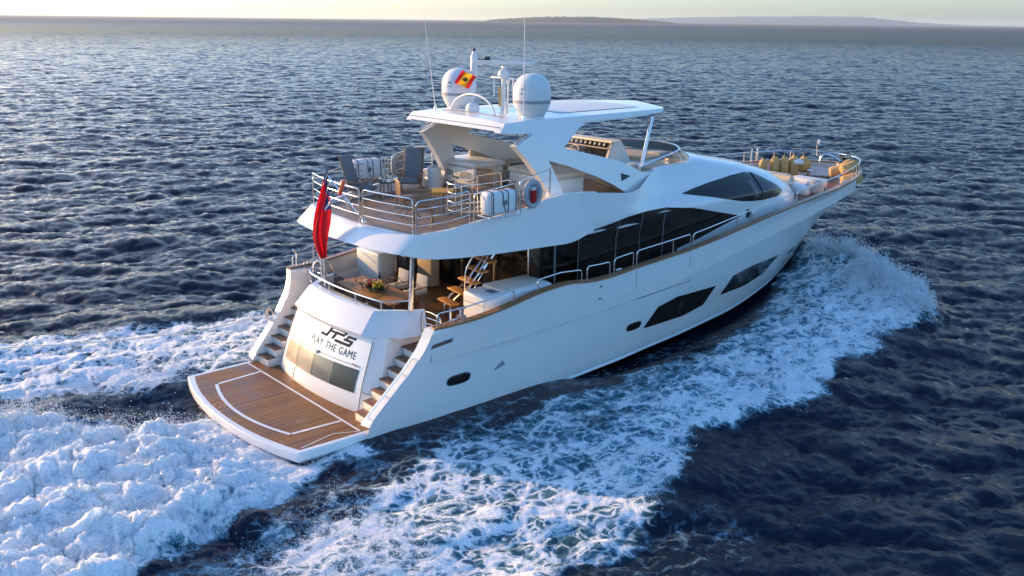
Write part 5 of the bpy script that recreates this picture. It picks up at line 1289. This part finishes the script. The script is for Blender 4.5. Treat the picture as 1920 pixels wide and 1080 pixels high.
for i, (x, y, z, s, lb) in enumerate(FD):
    o = f0 if i == 0 else copy_tree(f0); o.location = (x, y, z); o.scale = (s if i else .85, s if i else .85, s); tag(o, lb, 'fender', 'ochre fenders on the foredeck')
g = fender('ball'); g.location = (25.58, .74, 3.66); tag(g, 'ball shaped ochre fender at the end of the upright row', 'fender', 'ochre fenders on the foredeck')
HP = [(25.1, -1.2, 4.0, (70, 18, 60), 'ochre fender lying uppermost in the pile at the bow rail'), (25.1, -.7, 3.9, (78, -10, 40), 'ochre fender lying at the back of the bow pile'), (24.75, -1.45, 3.66, (76, 10, 50), 'lowest ochre fender of the bow pile nearest the starboard rail'), (25.45, -.9, 3.92, (65, 5, 75), 'ochre fender lying foremost in the bow pile')]
for x, y, z, e, lb in HP:
    o = copy_tree(f0); o.location = (x, y, z); o.scale = (1.1, 1.1, 1.0); o.rotation_euler = [math.radians(a) for a in (e[0], e[1], e[2])]; tag(o, lb, 'fender', 'ochre fenders on the foredeck')
rp = MB()
for k in range(7):
    a0 = rng.uniform(0, 6); rp.tube(spline([(26.1 + .12 * math.cos(a0 + t) + rng.normal(0, .03), -.75 + .2 * math.sin(a0 + t) + rng.normal(0, .03), 4.18 + .05 * k - .1 * (t > 3)) for t in np.linspace(0, 5.5, 8)], 3), .022, 6)
o = rp.build('mooring_line', 'black', None); tag(o, 'coil of black mooring line heaped on the bow rail', 'rope')
m = MB(); m.tube([(23.4, 2.15, 3.86), (24.1, 1.98, 3.86), (24.9, 1.55, 3.82), (25.4, 1.15, 3.84)], .012, 5); o = m.build('lashing_line', 'cream', None); tag(o, 'pale lashing line strung across the row of upright fenders', 'rope')
pf = empty('pouffe', (22.85, -1.5, 3.46)); tag(pf, 'grey covered stool beside the white foredeck seat', 'stool')
m = MB(); m.lathe([(0, 0), (.27, 0), (.31, .08), (.30, .30), (.24, .42), (.10, .47), (0, .48)], (0, 0, 0), 16, sx=1.0, sy=1.1); m.build('cover', 'lgrey', pf)
m = MB(); m.lathe([(0, 0), (.22, 0), (.22, .03), (0, .03)], (0, 0, -.03), 16); m.build('base', 'wood', pf)

# line trailing in the water from the port quarter
tl = MB(); tl.tube(spline([(3.0, 3.28, 1.45), (1.8, 4.3, 1.02), (.4, 5.5, .72), (-1.2, 6.9, .48), (-2.9, 8.4, .30), (-3.6, 9.0, .05)], 6), .016, 6)
o = tl.build('trailing_line', 'cream', None); tag(o, 'thin pale line trailing from the port stern wing into the wake', 'rope')
tl = MB()
for k in range(5): tl.tube(spline([(2.98 + .10 * math.cos(t) + .03 * k, 3.26 + .05 * k, 1.45 + .16 * math.sin(t) - .03 * k) for t in np.linspace(0, 5.6, 9)], 3), .018, 6)
o = tl.build('rope_hank', 'cream', None); tag(o, 'hank of pale rope hung on the port stern wing', 'rope')
# ---------------------------------------------------------------- sea haze
hm = bpy.data.materials.new("sea_haze"); hm.use_nodes = True
for nd in list(hm.node_tree.nodes):
    if nd.type != 'OUTPUT_MATERIAL': hm.node_tree.nodes.remove(nd)
pv = hm.node_tree.nodes.new("ShaderNodeVolumePrincipled"); pv.inputs['Color'].default_value = (.86, .95, .90, 1)
pv.inputs['Density'].default_value = 5.0e-5; pv.inputs['Anisotropy'].default_value = .35
hm.node_tree.links.new(pv.outputs[0], [n_ for n_ in hm.node_tree.nodes if n_.type == 'OUTPUT_MATERIAL'][0].inputs['Volume'])
hz_ = MB(); hz_.box((CAM_POS.x, CAM_POS.y, 65), (84000, 84000, 136)); M['haze'] = hm
hz_ = hz_.build('haze', 'haze', None); tag(hz_, kind='stuff')
